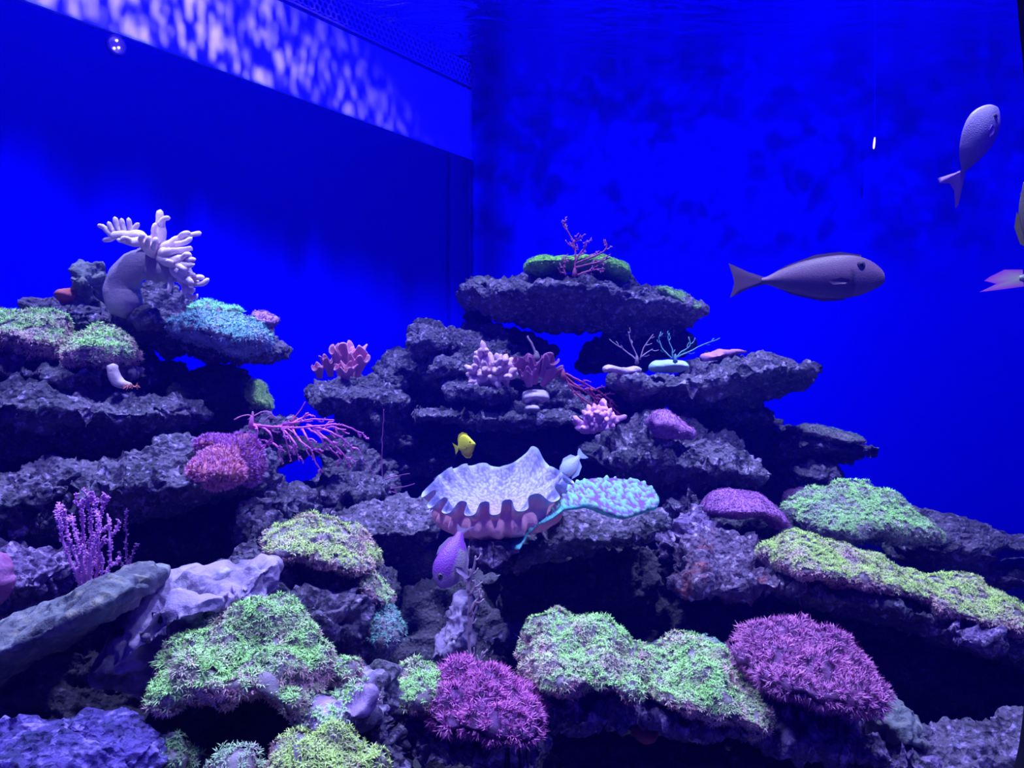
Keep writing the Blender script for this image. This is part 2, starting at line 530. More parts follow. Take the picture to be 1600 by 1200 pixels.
# water surface seen from below: total reflection with ripples
ms = bpy.data.materials.new('water_mirror'); ms.use_nodes = True
N, L = ms.node_tree.nodes, ms.node_tree.links
N.remove(N['Principled BSDF'])
gl = N.new('ShaderNodeBsdfGlossy'); gl.inputs['Roughness'].default_value = 0.05; gl.inputs['Color'].default_value = (0.7, 0.7, 1.0, 1)
tc = N.new('ShaderNodeTexCoord'); mp = N.new('ShaderNodeMapping'); mp.inputs['Scale'].default_value = (1.6, 4.5, 1)
t1 = N.new('ShaderNodeTexNoise'); t1.inputs['Scale'].default_value = 2.2; t1.inputs['Detail'].default_value = 3; t1.inputs['Distortion'].default_value = 0.8
bp = N.new('ShaderNodeBump'); bp.inputs['Strength'].default_value = 1; bp.inputs['Distance'].default_value = 0.035
L.new(tc.outputs['Object'], mp.inputs[0]); L.new(mp.outputs[0], t1.inputs['Vector']); L.new(t1.outputs['Fac'], bp.inputs['Height'])
L.new(bp.outputs[0], gl.inputs['Normal']); L.new(gl.outputs[0], N['Material Output'].inputs[0])
nx_, ny_ = 90, 60
gx, gy = np.meshgrid(np.linspace(-3.0, ENDR[0], nx_), np.linspace(3.1, 5.3, ny_))
q = np.stack([gx.ravel() * 1.1, gy.ravel() * 2.4, np.zeros(gx.size)], 1)
zz = SURF + 0.018 * perlin(q) + 0.008 * perlin(q * 2.7 + 4)
Vs = np.stack([gx.ravel(), gy.ravel(), zz], 1)
i, j = np.meshgrid(np.arange(nx_ - 1), np.arange(ny_ - 1)); a = (j * nx_ + i).ravel()
tag(make_mesh('water_surface', Vs, [np.stack([a, a + nx_, a + nx_ + 1, a + 1], 1)], ms), kind='structure')

# viewing window: clear pane, dark upright at the right, rounded corner
mg = bpy.data.materials.new('clear_pane'); mg.use_nodes = True
N, L = mg.node_tree.nodes, mg.node_tree.links
N.remove(N['Principled BSDF'])
tr = N.new('ShaderNodeBsdfTransparent'); L.new(tr.outputs[0], N['Material Output'].inputs[0])
WY = 0.84
xr = 0.56
inn = [(1588, -420), (1588, -60), (1589, 0), (1593, 50), (1598, 95), (1604, 200), (1608, 400), (1608, 900), (1603, 1060), (1598, 1120), (1592, 1165), (1584, 1200), (1565, 1240), (1530, 1290)]
Pi = Wn(inn, WY + 0.05)
out_ = Pi.copy(); out_[:, 0] = 0.645
out_[-1, 2] -= 0.1; out_[-2, 2] -= 0.05
Vf = np.concatenate([Pi, out_, Pi - (0, 0.05, 0), out_ - (0, 0.05, 0)]); nI = len(inn)
Ff = []
for k in range(nI - 1):
    Ff += [(k, k + 1, nI + k + 1, nI + k), (2 * nI + k, 3 * nI + k, 3 * nI + k + 1, 2 * nI + k + 1), (k, 2 * nI + k, 2 * nI + k + 1, k + 1)]
frame = make_mesh('window_1', Vf, [Ff], M_FRAME, smooth=False)
tag(frame, kind='structure')
pane = quad_wall('window_pane', (-2.2, WY + 0.02), (2.6, WY + 0.02), 0.02, 2.4, mg, 0.012, nrm=(0, -1), parent=frame)

# egg-crate weir along the wall: hexagonal mesh in a frame
def hex_guard():
    L0, L1 = 3.4, 0.02
    H0, H1 = LIP + 0.44, LIP + 0.575
    root = empty('mesh_guard', (*(CORNER - LDIR * 1.7), H0))
    r = 0.0205; w = 0.0028
    paths = []
    bars = []
    Vt = []; Ft = []
    def bar(p, q, w):
        p = np.array(p); q = np.array(q); d = q - p; l = np.linalg.norm(d); d = d / l; n = np.array([-d[1], d[0]]) * w
        b = len(Vt)
        for dep in (0.0, 0.01):
            for c in (p + n, q + n, q - n, p - n):
                xy = CORNER - LDIR * c[0] + nl * (0.03 + dep)
                Vt.append((xy[0], xy[1], H0 + c[1]))
        for f in ((0, 1, 2, 3), (7, 6, 5, 4), (0, 4, 5, 1), (2, 6, 7, 3), (1, 5, 6, 2), (3, 7, 4, 0)):
            Ft.append([b + k for k in f])
    dx = r * 1.732; k = 0
    nrow = 4
    for row in range(nrow + 1):
        zc = row * r * 1.5 + r * 0.5
        off = dx / 2 if row % 2 else 0
        for i in range(int((L0 - L1) / dx)):
            x = L1 + i * dx + off
            bar((x - dx / 2, zc), (x, zc + r / 2), w); bar((x, zc + r / 2), (x + dx / 2, zc), w)
            if row < nrow: bar((x - dx / 2, zc), (x - dx / 2, zc + 0), w) if False else bar((x + (0 if row % 2 else dx / 2) - (dx / 2 if row % 2 else 0), zc), (x + (0 if row % 2 else dx / 2) - (dx / 2 if row % 2 else 0), zc), w) if False else None
            if row < nrow: bar((x, zc + r / 2), (x, zc + r * 1.5), w)
    o = make_mesh('honeycomb', Vt, [Ft], M_MESHG, parent=root, smooth=False); o['kind'] = 'stuff'
    Vt.clear(); Ft.clear()
    bar((L1, 0.0), (L0, 0.0), 0.004)
    make_mesh('lower_rail', Vt, [Ft], M_MESHG, parent=root, smooth=False)
    Vt.clear(); Ft.clear()
    bar((L1, 0.13), (L0, 0.13), 0.004)
    make_mesh('upper_rail', Vt, [Ft], M_MESHG, parent=root, smooth=False)
    Vt.clear(); Ft.clear()
    # the dark board behind the honeycomb
    xy0 = CORNER - LDIR * L1 + nl * 0.02; xy1 = CORNER - LDIR * L0 + nl * 0.02
    Vb = [(xy0[0], xy0[1], H0), (xy1[0], xy1[1], H0), (xy1[0], xy1[1], H1), (xy0[0], xy0[1], H1)]
    quad = quad_wall('backing_board', xy1, xy0, H0 - 0.01, H1, material('guard_back', (0.01, 0.008, 0.09), 0.7), 0.015, nrm=nl, parent=root)
    return tag(root, 'dark honeycomb plastic mesh guard along the top of the bright wall strip', 'mesh guard')
hex_guard()

# the water: thin blue haze between the pane and the walls
mv = bpy.data.materials.new('blue_water'); mv.use_nodes = True
N, L = mv.node_tree.nodes, mv.node_tree.links
N.remove(N['Principled BSDF'])
vs = N.new('ShaderNodeVolumeScatter'); vs.inputs['Color'].default_value = (0.012, 0.008, 1.0, 1); vs.inputs['Density'].default_value = 0.075; vs.inputs['Anisotropy'].default_value = 0.3
L.new(vs.outputs[0], N['Material Output'].inputs['Volume'])
wp = [(-3.6, 0.90), (2.9, 0.90), (ENDR[0] - 0.02, 4.6), (CORNER[0] - 0.1, 4.9)]
Vw = [(x, y, z) for z in (0.003, SURF - 0.06) for x, y in wp]
wtr = make_mesh('water', Vw, [[(0, 3, 2, 1), (4, 5, 6, 7), (0, 1, 5, 4), (1, 2, 6, 5), (2, 3, 7, 6), (3, 0, 4, 7)]], mv, smooth=False)
tag(wtr, kind='structure')

# reflection on the dark wall, built as a small ring with glowing beads
def on_left_wall(px, py, off=0.0):
    kx = (px - 800) / F
    s = (kx * CORNER[1] - CORNER[0]) / (LDIR[0] - kx * LDIR[1])
    xy = CORNER + LDIR * s
    z = CZ + (600 - py) / F * xy[1]
    xy = xy + nl * off
    return np.array([xy[0], xy[1], z])


def lathe_dir(center, axis, prof, nseg=20):
    """profile (r, h) turned about axis"""
    ax = np.array(axis, float); ax /= np.linalg.norm(ax)
    u = np.cross(ax, (0, 0, 1.0) if abs(ax[2]) < 0.99 else (1.0, 0, 0)); u /= np.linalg.norm(u); v = np.cross(ax, u)
    V = []; Fq = []
    for r, h in prof:
        for k in range(nseg):
            a = 2 * math.pi * k / nseg
            V.append(np.array(center) + ax * h + (u * math.cos(a) + v * math.sin(a)) * r)
    for i in range(len(prof) - 1):
        for k in range(nseg):
            k2 = (k + 1) % nseg
            Fq.append((i * nseg + k, i * nseg + k2, (i + 1) * nseg + k2, (i + 1) * nseg + k))
    return V, Fq


M_FIT = material('pale_plastic', (0.5, 0.3, 0.75), 0.35, spec=0.6)
M_GLOW = bpy.data.materials.new('glint_glow'); M_GLOW.use_nodes = True
_e = M_GLOW.node_tree.nodes.new('ShaderNodeEmission'); _e.inputs[0].default_value = (0.85, 0.7, 1, 1); _e.inputs[1].default_value = 1.6
M_GLOW.node_tree.links.new(_e.outputs[0], M_GLOW.node_tree.nodes['Material Output'].inputs[0])
c = on_left_wall(181, 71, 0.0)
nl3 = (nl[0], nl[1], 0)
V, Fq = lathe_dir(c, nl3, [(0.0, 0.0), (0.040, 0.0), (0.040, 0.010), (0.034, 0.012), (0.030, 0.004), (0.0, 0.004)])
refl = make_mesh('wall_reflection', V, [Fq], material('reflection_ring', (0.35, 0.25, 0.6), 0.3, spec=0.6))
tag(refl, 'lamp reflection on the dark blue wall, built as a small glowing ring', 'light')
for dx, dz in ((0.0, 0.018), (0.008, -0.008), (-0.010, -0.016)):
    cc = c + np.array([LDIR[0], LDIR[1], 0]) * dx + np.array([0, 0, dz])
    V, Fq = lathe_dir(cc, nl3, [(0.0, 0.004), (0.0055, 0.005), (0.004, 0.012), (0.0, 0.013)], 10)
    make_mesh('reflection_bead', V, [Fq], M_GLOW, parent=refl)
# small glowing streak near the back wall, on a thin cord
c = W(1365, 233, 4.3)
root = empty('hanging_streak', c)
V, Fq = lathe_dir(c, (0.1, 0, 1), [(0.0, 0.0), (0.004, 0.004), (0.0055, 0.02), (0.005, 0.045), (0.003, 0.062), (0.0, 0.066)], 10)
make_mesh('glow_streak', V, [Fq], M_GLOW, parent=root)
V, Fq = lathe_dir(c + np.array([0.0066, 0, 0.066]), (0, 0, 1), [(0.0012, -0.004), (0.0012, SURF - c[2] - 0.04)], 6)
make_mesh('cord', V, [Fq], material('cord', (0.0, 0.0, 0.7), 0.6, spec=0), parent=root)
tag(root, 'tiny glowing streak on a thin cord against the blue back wall', 'light')
# ---------------------------------------------------------------- rocks: backing masses first
BK = dict(g=8, crag=7, vox=8)
bro = dict(big=0.09, mid=0.045, pit=0.03, fine=0.0, sc=1.7)
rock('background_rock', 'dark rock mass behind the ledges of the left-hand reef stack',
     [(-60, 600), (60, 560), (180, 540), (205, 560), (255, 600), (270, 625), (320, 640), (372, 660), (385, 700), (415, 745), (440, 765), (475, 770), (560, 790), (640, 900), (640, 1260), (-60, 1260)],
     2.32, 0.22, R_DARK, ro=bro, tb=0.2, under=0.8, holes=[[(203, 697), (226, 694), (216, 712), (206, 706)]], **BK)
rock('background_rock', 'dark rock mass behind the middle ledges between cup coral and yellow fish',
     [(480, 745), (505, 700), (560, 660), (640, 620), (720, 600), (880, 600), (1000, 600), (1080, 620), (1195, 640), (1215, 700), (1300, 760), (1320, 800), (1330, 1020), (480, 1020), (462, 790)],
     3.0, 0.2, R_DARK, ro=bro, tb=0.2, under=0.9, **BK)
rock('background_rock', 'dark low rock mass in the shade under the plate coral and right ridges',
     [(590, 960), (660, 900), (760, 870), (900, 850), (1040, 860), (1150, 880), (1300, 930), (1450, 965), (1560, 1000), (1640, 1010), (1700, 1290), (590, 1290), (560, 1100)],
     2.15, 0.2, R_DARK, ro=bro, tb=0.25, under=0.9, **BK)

# left stack
rock('reef_rock', 'narrow dark ledge under the pale tree-shaped leather coral',
     [(80, 470), (112, 462), (160, 484), (225, 484), (232, 456), (252, 453), (275, 468), (295, 488), (330, 492), (400, 500), (425, 515), (437, 545), (430, 562), (390, 567), (340, 562), (300, 556), (215, 550), (150, 547), (95, 520), (76, 495)],
     2.2, 0.22, R_STD, lip=0.35, R=38)
rock('reef_rock', 'upright knobbly rock leaning against the leather coral trunk',
     [(115, 409), (140, 406), (166, 420), (176, 440), (180, 488), (128, 488), (112, 462), (120, 444), (113, 425)], 2.17, 0.1, R_GREEN, amp=0.8)
rock('reef_rock', 'rounded dark boulder below the teal polyp ledge beside a blue gap',
     [(276, 602), (292, 575), (330, 560), (365, 566), (392, 600), (402, 640), (396, 670), (340, 700), (286, 680), (268, 640)], 2.25, 0.2, R_DARK)
rock('reef_rock', 'dark rock filling the gap left of the small blue opening',
     [(190, 545), (240, 548), (285, 556), (280, 575), (268, 600), (280, 640), (220, 650), (180, 600)], 2.2, 0.15, R_DARK)
rock('reef_rock', 'broad layered ledge under the two green polyp mounds on the far left',
     [(-30, 540), (60, 545), (130, 570), (200, 565), (232, 580), (225, 605), (170, 618), (90, 610), (-30, 620)], 2.02, 0.22, R_STD, lip=0.3)
rock('reef_rock', 'largest overhanging boulder of the left stack with lit upper edge',
     [(-30, 600), (60, 590), (140, 596), (200, 608), (250, 622), (298, 630), (300, 652), (262, 680), (205, 702), (150, 712), (80, 708), (-30, 712)], 1.95, 0.25, R_STD, lip=0.28, under=0.15, ro=dict(zs=2.0))
rock('reef_rock', 'shadowed rock under the overhanging boulder on the left edge',
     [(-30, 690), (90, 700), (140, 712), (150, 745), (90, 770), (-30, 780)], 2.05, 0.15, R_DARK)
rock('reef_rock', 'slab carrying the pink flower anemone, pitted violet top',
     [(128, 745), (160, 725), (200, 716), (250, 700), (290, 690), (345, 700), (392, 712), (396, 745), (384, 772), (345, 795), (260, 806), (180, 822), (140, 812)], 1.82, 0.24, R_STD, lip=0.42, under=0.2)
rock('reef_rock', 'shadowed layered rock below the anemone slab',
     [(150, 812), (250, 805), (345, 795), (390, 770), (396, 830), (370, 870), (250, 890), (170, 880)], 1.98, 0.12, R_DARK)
rock('reef_rock', 'craggy perforated rock above the purple whip sea fan',
     [(-30, 765), (20, 740), (48, 722), (92, 724), (122, 742), (128, 770), (100, 790), (104, 815), (88, 840), (40, 852), (-30, 850)], 1.7, 0.16, R_STD, amp=1.2)
rock('reef_rock', 'violet crusted rock beside the red plate coral on the left edge',
     [(-30, 850), (40, 857), (92, 858), (112, 882), (112, 925), (62, 952), (-30, 975)], 1.55, 0.15, R_VIOLET)
rock('rock_slab', 'long grey-green slab tilted up to the right near the left edge',
     [(-30, 985), (20, 962), (60, 945), (130, 915), (175, 892), (215, 882), (241, 897), (236, 928), (200, 962), (120, 1003), (60, 1036), (-30, 1088)],
     1.30, 0.12, R_GREEN, lip=0.48, amp=0.35, crag=1.6, under=0.4)
rock('reef_rock', 'smooth pale eroded rock with dark hollows beside the tilted slab',
     [(236, 905), (290, 893), (340, 890), (380, 878), (425, 882), (420, 950), (335, 972), (300, 1000), (272, 1030), (266, 1086), (240, 1087), (190, 1056), (165, 1048), (186, 1010), (214, 982), (208, 960), (232, 930)],
     1.37, 0.13, R_PALE, amp=0.8, ro=dict(big=0.05, mid=0.016, pit=0.034, fine=0.002, sc=1.6))
rock('reef_rock', 'dark hollow rock underneath the tilted grey-green slab',
     [(-30, 1070), (60, 1040), (130, 1005), (180, 1050), (240, 1090), (300, 1130), (240, 1260), (-30, 1260)], 1.6, 0.1, R_DARK, under=0.8)
rock('reef_rock', 'rugged honeycombed rock full of holes left of the teal polyps',
     [(352, 848), (395, 838), (420, 850), (450, 870), (520, 868), (580, 880), (596, 940), (575, 980), (592, 1035), (540, 1050), (500, 1020), (455, 965), (405, 955), (370, 935)],
     1.62, 0.2, R_STD, amp=1.5, ro=dict(sc=1.25))
rock('reef_rock', 'small knobbly rock above the honeycombed rock beside the blue gap',
     [(378, 792), (392, 768), (405, 780), (420, 808), (450, 815), (440, 850), (405, 862), (368, 860), (362, 830)], 1.75, 0.1, R_STD)
rock('reef_rock', 'rough rock column between the purple sea fan and the blue gap',
     [(392, 705), (410, 690), (425, 712), (428, 740), (444, 765), (462, 772), (470, 800), (450, 822), (415, 800), (395, 772)], 1.95, 0.1, R_STD)
rock('reef_rock', 'low rock under the small green tuft behind the sea fan base',
     [(372, 660), (392, 640), (430, 636), (455, 650), (462, 670), (450, 695), (425, 700), (395, 712), (375, 690)], 2.1, 0.1, R_STD)
rock('reef_rock', 'violet rock in the bottom left corner nearest the window',
     [(-40, 1130), (40, 1145), (75, 1130), (100, 1121), (130, 1138), (190, 1146), (236, 1164), (248, 1200), (250, 1290), (-40, 1290)], 1.06, 0.12, R_BLUE, amp=0.55, lip=0.5, under=0.9)
rock('reef_rock', 'dark rock below the nearest large green polyp mound',
     [(240, 1110), (268, 1075), (330, 1070), (420, 1062), (510, 1050), (590, 1062), (612, 1090), (630, 1150), (640, 1290), (230, 1290)], 1.36, 0.12, R_DARK, under=0.9)
rock('reef_rock', 'lumpy mauve rock at the end of the nearest green mound',
     [(470, 1085), (500, 1062), (560, 1050), (598, 1062), (612, 1095), (600, 1125), (560, 1140), (490, 1150), (470, 1120)], 1.32, 0.08, R_PALE, amp=0.8)
rock('reef_rock', 'dark upright rock between the two small polyp clusters bottom centre',
     [(578, 1075), (600, 1058), (615, 1090), (632, 1130), (640, 1200), (640, 1290), (590, 1290), (575, 1150)], 1.3, 0.08, R_STD)

# middle
rock('reef_rock', 'topmost flat rock of the reef carrying green growth and a red sea fan',
     [(723, 446), (760, 434), (800, 440), (820, 426), (850, 418), (900, 422), (960, 428), (985, 443), (1020, 445), (1060, 460), (1100, 480), (1100, 500), (1080, 517), (1040, 527), (960, 520), (900, 519), (850, 521), (810, 514), (765, 502), (730, 482)],
     2.85, 0.26, R_STD, lip=0.4, under=0.1)
rock('reef_rock', 'slanting dark strut under the left end of the topmost rock',
     [(728, 478), (760, 492), (810, 508), (846, 520), (872, 540), (874, 552), (855, 560), (800, 558), (742, 520)], 2.95, 0.08, R_DARK)
rock('reef_rock', 'dark support rock under the right end of the topmost rock',
     [(904, 556), (922, 534), (948, 520), (1000, 518), (1080, 514), (1086, 542), (1062, 562), (960, 590), (910, 592), (884, 580)], 3.0, 0.1, R_DARK)
rock('reef_rock', 'craggy dark summit rock left of the purple finger coral',
     [(582, 582), (604, 560), (638, 545), (638, 518), (672, 506), (715, 514), (735, 510), (798, 532), (840, 562), (880, 604), (870, 636), (760, 642), (640, 640), (600, 618)],
     2.8, 0.22, R_STD, amp=1.4)
rock('reef_rock', 'craggy cliff rock under the pink folded leather coral',
     [(483, 602), (500, 588), (572, 584), (622, 590), (642, 620), (640, 660), (652, 700), (600, 722), (560, 700), (540, 668), (505, 642), (486, 622)],
     2.68, 0.2, R_STD, amp=1.3)
rock('rock_slab', 'thin horizontal ledge of knobbly rock above the yellow fish',
     [(634, 640), (662, 631), (760, 632), (850, 634), (900, 640), (925, 655), (900, 672), (760, 670), (662, 663), (636, 655)], 2.6, 0.16, R_STD, lip=0.5, under=0.2)
rock('reef_rock', 'low ridge carrying the white knob coral and lower finger coral',
     [(640, 620), (760, 600), (870, 592), (925, 620), (950, 650), (930, 680), (860, 660), (700, 650)], 2.75, 0.1, R_STD)
rock('reef_rock', 'small lit rock left of the yellow fish',
     [(612, 712), (650, 700), (700, 693), (716, 714), (694, 742), (645, 752), (612, 742)], 2.75, 0.12, R_STD)
rock('reef_rock', 'dark rock behind the tips of the purple sea fan',
     [(482, 740), (505, 700), (560, 692), (605, 720), (612, 775), (560, 795), (475, 796), (466, 770)], 2.5, 0.15, R_STD, amp=1.3)
rock('rock_slab', 'flat pitted ledge below the sea fan, left of the cup coral',
     [(470, 802), (540, 790), (600, 785), (660, 790), (682, 810), (682, 840), (640, 862), (570, 852), (520, 832)], 2.2, 0.16, R_STD, lip=0.4)
rock('reef_rock', 'rock holding up the teal plate coral, dark face',
     [(734, 850), (790, 852), (818, 838), (840, 812), (880, 796), (960, 806), (1020, 786), (1046, 800), (1034, 830), (985, 852), (900, 868), (830, 882), (748, 892)],
     1.92, 0.18, R_STD, lip=0.35, under=0.1)
rock('reef_rock', 'dim rounded rock in the shade beneath the plate coral',
     [(780, 880), (900, 866), (990, 850), (1040, 880), (1030, 960), (940, 1000), (840, 990), (770, 940)], 2.05, 0.12, R_DARK)
rock('reef_rock', 'leaning pale stone beside the bare twig fan',
     [(668, 1025), (688, 962), (704, 942), (730, 936), (742, 960), (740, 1012), (720, 1040), (690, 1042)], 1.7, 0.09, R_PALE, amp=0.7)
rock('reef_rock', 'thin horizontal rock right of the bare twig fan',
     [(742, 998), (790, 986), (836, 988), (834, 1012), (765, 1018)], 1.85, 0.07, R_STD, amp=0.7)
rock('reef_rock', 'broad rough lit rock right of the white fish',
     [(908, 712), (928, 690), (962, 666), (1010, 652), (1062, 650), (1098, 664), (1152, 690), (1200, 722), (1192, 752), (1130, 762), (1062, 772), (1010, 748), (935, 738)],
     2.45, 0.22, R_STD, amp=1.3, lip=0.6)
rock('rock_slab', 'dark flat table rock jutting right with pale coral on its left end',
     [(948, 592), (970, 576), (1010, 580), (1070, 578), (1092, 562), (1132, 553), (1180, 552), (1240, 557), (1262, 574), (1266, 600), (1215, 616), (1160, 632), (1080, 642), (1000, 640), (962, 612)],
     2.6, 0.3, R_STD, lip=0.3, under=0.1)
rock('reef_rock', 'dark column under the jutting table rock',
     [(1060, 636), (1200, 620), (1212, 655), (1222, 700), (1300, 735), (1318, 752), (1290, 770), (1220, 800), (1150, 770), (1080, 700)], 2.85, 0.16, R_DARK)
rock('rock_slab', 'small ledge with thin green growth pointing right above open water',
     [(1200, 668), (1255, 663), (1300, 670), (1342, 680), (1372, 702), (1366, 716), (1322, 726), (1260, 730), (1200, 720)], 2.75, 0.16, R_STD, amp=0.7)
rock('reef_rock', 'rock tucked between rough lit rock and purple dome coral',
     [(1032, 835), (1060, 800), (1095, 786), (1118, 815), (1112, 846), (1062, 862), (1036, 880)], 2.1, 0.12, R_VIOLET)
rock('reef_rock', 'dark rock under the smooth purple dome coral',
     [(1102, 800), (1160, 795), (1222, 800), (1236, 835), (1190, 858), (1115, 850)], 2.2, 0.12, R_DARK)
rock('reef_rock', 'hollowed rusty-edged rock at the left end of the long green ridge',
     [(1038, 872), (1078, 850), (1150, 852), (1200, 862), (1250, 882), (1232, 922), (1165, 934), (1110, 945), (1060, 937), (1040, 912)], 1.92, 0.16, R_RED, amp=1.4)
rock('rock_slab', 'long dark ridge descending to the right under bright green polyps',
     [(1190, 866), (1320, 868), (1420, 898), (1520, 918), (1600, 948), (1660, 985), (1660, 1060), (1500, 1015), (1400, 985), (1300, 955), (1205, 930)],
     1.95, 0.26, R_STD, lip=0.4, under=0.15)
rock('reef_rock', 'long low rock running right under the two lowest green polyp mounds',
     [(808, 1040), (850, 1030), (1000, 1040), (1140, 1040), (1200, 1070), (1290, 1085), (1370, 1110), (1438, 1170), (1400, 1185), (1330, 1180), (1230, 1158), (1130, 1150), (1060, 1136), (1010, 1122), (960, 1112), (900, 1126), (860, 1112), (830, 1085)],
     1.62, 0.2, R_VIOLET, lip=0.4, under=0.15, amp=1.2)
rock('reef_rock', 'knobbly violet shelf below the magenta feathery coral bottom centre',
     [(624, 1085), (680, 1098), (760, 1112), (850, 1122), (864, 1146), (850, 1166), (780, 1174), (680, 1166), (636, 1148)], 1.46, 0.14, R_VIOLET, lip=0.5)
rock('reef_rock', 'grey rounded boulder right of the large magenta coral',
     [(1350, 1095), (1385, 1090), (1410, 1110), (1440, 1130), (1442, 1160), (1400, 1170), (1356, 1140)], 1.6, 0.1, R_GREEN, amp=0.7)
rock('reef_rock', 'violet lit rock in the bottom right corner',
     [(1410, 1172), (1450, 1158), (1500, 1162), (1560, 1166), (1610, 1150), (1660, 1150), (1660, 1290), (1300, 1290), (1330, 1215), (1380, 1190)], 1.5, 0.14, R_STD, under=0.9)
rock('reef_rock', 'shadowed boulders along the bottom edge under the violet shelf',
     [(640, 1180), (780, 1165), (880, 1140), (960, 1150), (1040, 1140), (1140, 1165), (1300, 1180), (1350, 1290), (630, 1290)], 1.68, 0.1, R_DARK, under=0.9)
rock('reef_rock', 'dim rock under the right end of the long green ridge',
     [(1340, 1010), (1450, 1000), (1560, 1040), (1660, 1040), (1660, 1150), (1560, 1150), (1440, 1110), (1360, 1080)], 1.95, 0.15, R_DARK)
STR = dict(big=0.03, mid=0.02, pit=0.0, fine=0.004, zs=4.0, sc=1.6)
rock('rock_slab', 'layered streaked rock tapering to the right edge above a blue gap',
     [(1400, 812), (1420, 785), (1440, 798), (1500, 807), (1550, 818), (1548, 830), (1600, 836), (1660, 840), (1660, 856), (1590, 858), (1535, 866), (1518, 880), (1560, 884), (1660, 880), (1660, 930), (1560, 925), (1440, 890), (1395, 860)],
     2.35, 0.16, R_STD, crag=1.5, ro=STR)

# ---------------------------------------------------------------- smaller rocks wedged between the ledges
for lab, poly, Y, t, mt in [
    ('dark bridging rock behind the purple sea fan between the two blue gaps', [(418, 702), (450, 690), (500, 684), (534, 688), (542, 712), (500, 722), (450, 722), (420, 716)], 2.3, 0.08, R_DARK),
    ('small crusty rock under the left end of the upper left ledge', [(95, 478), (130, 474), (150, 490), (148, 512), (110, 514), (92, 498)], 2.12, 0.1, R_STD),
    ('low knobbly rock at the foot of the leather coral trunk', [(232, 464), (262, 460), (290, 480), (290, 498), (250, 502), (228, 490)], 2.3, 0.06, R_DARK),
    ('small pale rock chip beside the orange-fringed stalk', [(186, 572), (205, 566), (224, 576), (230, 586), (205, 590), (188, 584)], 1.95, 0.05, R_PALE),
    ('round knob rock on the whip coral ledge', [(60, 800), (78, 792), (96, 800), (98, 818), (78, 826), (60, 818)], 1.64, 0.06, R_STD),
    ('craggy rock jutting from the left cliff below the folded coral', [(490, 610), (530, 596), (590, 600), (632, 618), (636, 640), (600, 655), (540, 650), (500, 636)], 2.56, 0.12, R_STD),
    ('perforated crag rising at the left of the summit rock', [(640, 520), (668, 508), (704, 516), (732, 534), (724, 556), (690, 566), (652, 556), (636, 540)], 2.66, 0.12, R_STD),
    ('craggy knob behind the pale pink finger coral', [(668, 560), (700, 546), (738, 556), (744, 590), (716, 612), (676, 604), (660, 580)], 2.62, 0.12, R_STD),
    ('thin wavy plates of rock below the pale pink finger coral', [(700, 598), (740, 592), (790, 604), (812, 620), (780, 630), (730, 624), (702, 614)], 2.55, 0.1, R_STD),
    ('dark block in the recess behind the yellow fish', [(760, 676), (860, 670), (900, 690), (890, 730), (800, 740), (752, 712)], 2.8, 0.1, R_DARK),
    ('dark mottled rock under the sea fan tips left of the flat ledge', [(500, 750), (548, 738), (596, 750), (602, 784), (548, 796), (500, 790)], 2.34, 0.1, R_STD),
    ('small crag between the blue gap and the flat pitted ledge', [(438, 776), (460, 764), (484, 776), (492, 806), (470, 830), (444, 812)], 2.1, 0.08, R_STD),
    ('shadowed lump hanging below the yellow-green centre-left mound', [(560, 905), (600, 898), (640, 912), (636, 940), (600, 948), (564, 934)], 1.8, 0.08, R_DARK),
    ('rough rock showing between the cup coral and plate coral', [(842, 776), (868, 768), (888, 780), (880, 800), (852, 806)], 1.86, 0.06, R_VIOLET),
    ('violet knobbly rock just under the cup coral foot', [(736, 848), (770, 844), (808, 846), (812, 866), (780, 874), (744, 870)], 1.74, 0.08, R_VIOLET),
    ('rough stone under the jutting table rock, nearest the column', [(1110, 640), (1160, 622), (1206, 628), (1210, 655), (1170, 670), (1120, 664)], 2.72, 0.1, R_STD),
    ('crumbled rock below the small green-filmed ledge', [(1222, 726), (1262, 716), (1300, 730), (1316, 752), (1280, 766), (1230, 756)], 2.66, 0.1, R_STD),
    ('dark rock step left of the purple dome coral', [(1030, 775), (1070, 765), (1100, 780), (1104, 805), (1062, 815), (1034, 800)], 2.3, 0.1, R_STD),
    ('shaded knob under the middle of the long green ridge', [(1290, 950), (1350, 945), (1400, 965), (1396, 1000), (1340, 1010), (1292, 986)], 1.98, 0.1, R_DARK),
    ('whitish violet rock nose under the right end of the long ridge', [(1452, 985), (1480, 965), (1530, 970), (1560, 990), (1540, 1010), (1480, 1006)], 1.72, 0.08, R_VIOLET),
    ('small knobbly rock at the left end of the lowest violet shelf', [(598, 1120), (622, 1104), (648, 1118), (652, 1148), (624, 1160), (600, 1144)], 1.4, 0.06, R_VIOLET),
    ('mottled rock between the big magenta coral and the low violet shelf', [(1180, 1075), (1230, 1078), (1290, 1092), (1330, 1108), (1310, 1130), (1240, 1128), (1190, 1104)], 1.6, 0.08, R_VIOLET)]:
    rock('rock', lab, poly, Y, t, mt, vox=2.8, crag=2.0)
# ---------------------------------------------------------------- polyp carpets
M_COL = material('coral_flesh', attr=True, rough=0.6, spec=0.25)
M_COLR = material('coral_flesh_rough', attr=True, rough=0.75, spec=0.15, bump=[(120, 0.003, 'noise')])
POLR = np.random.RandomState(11)


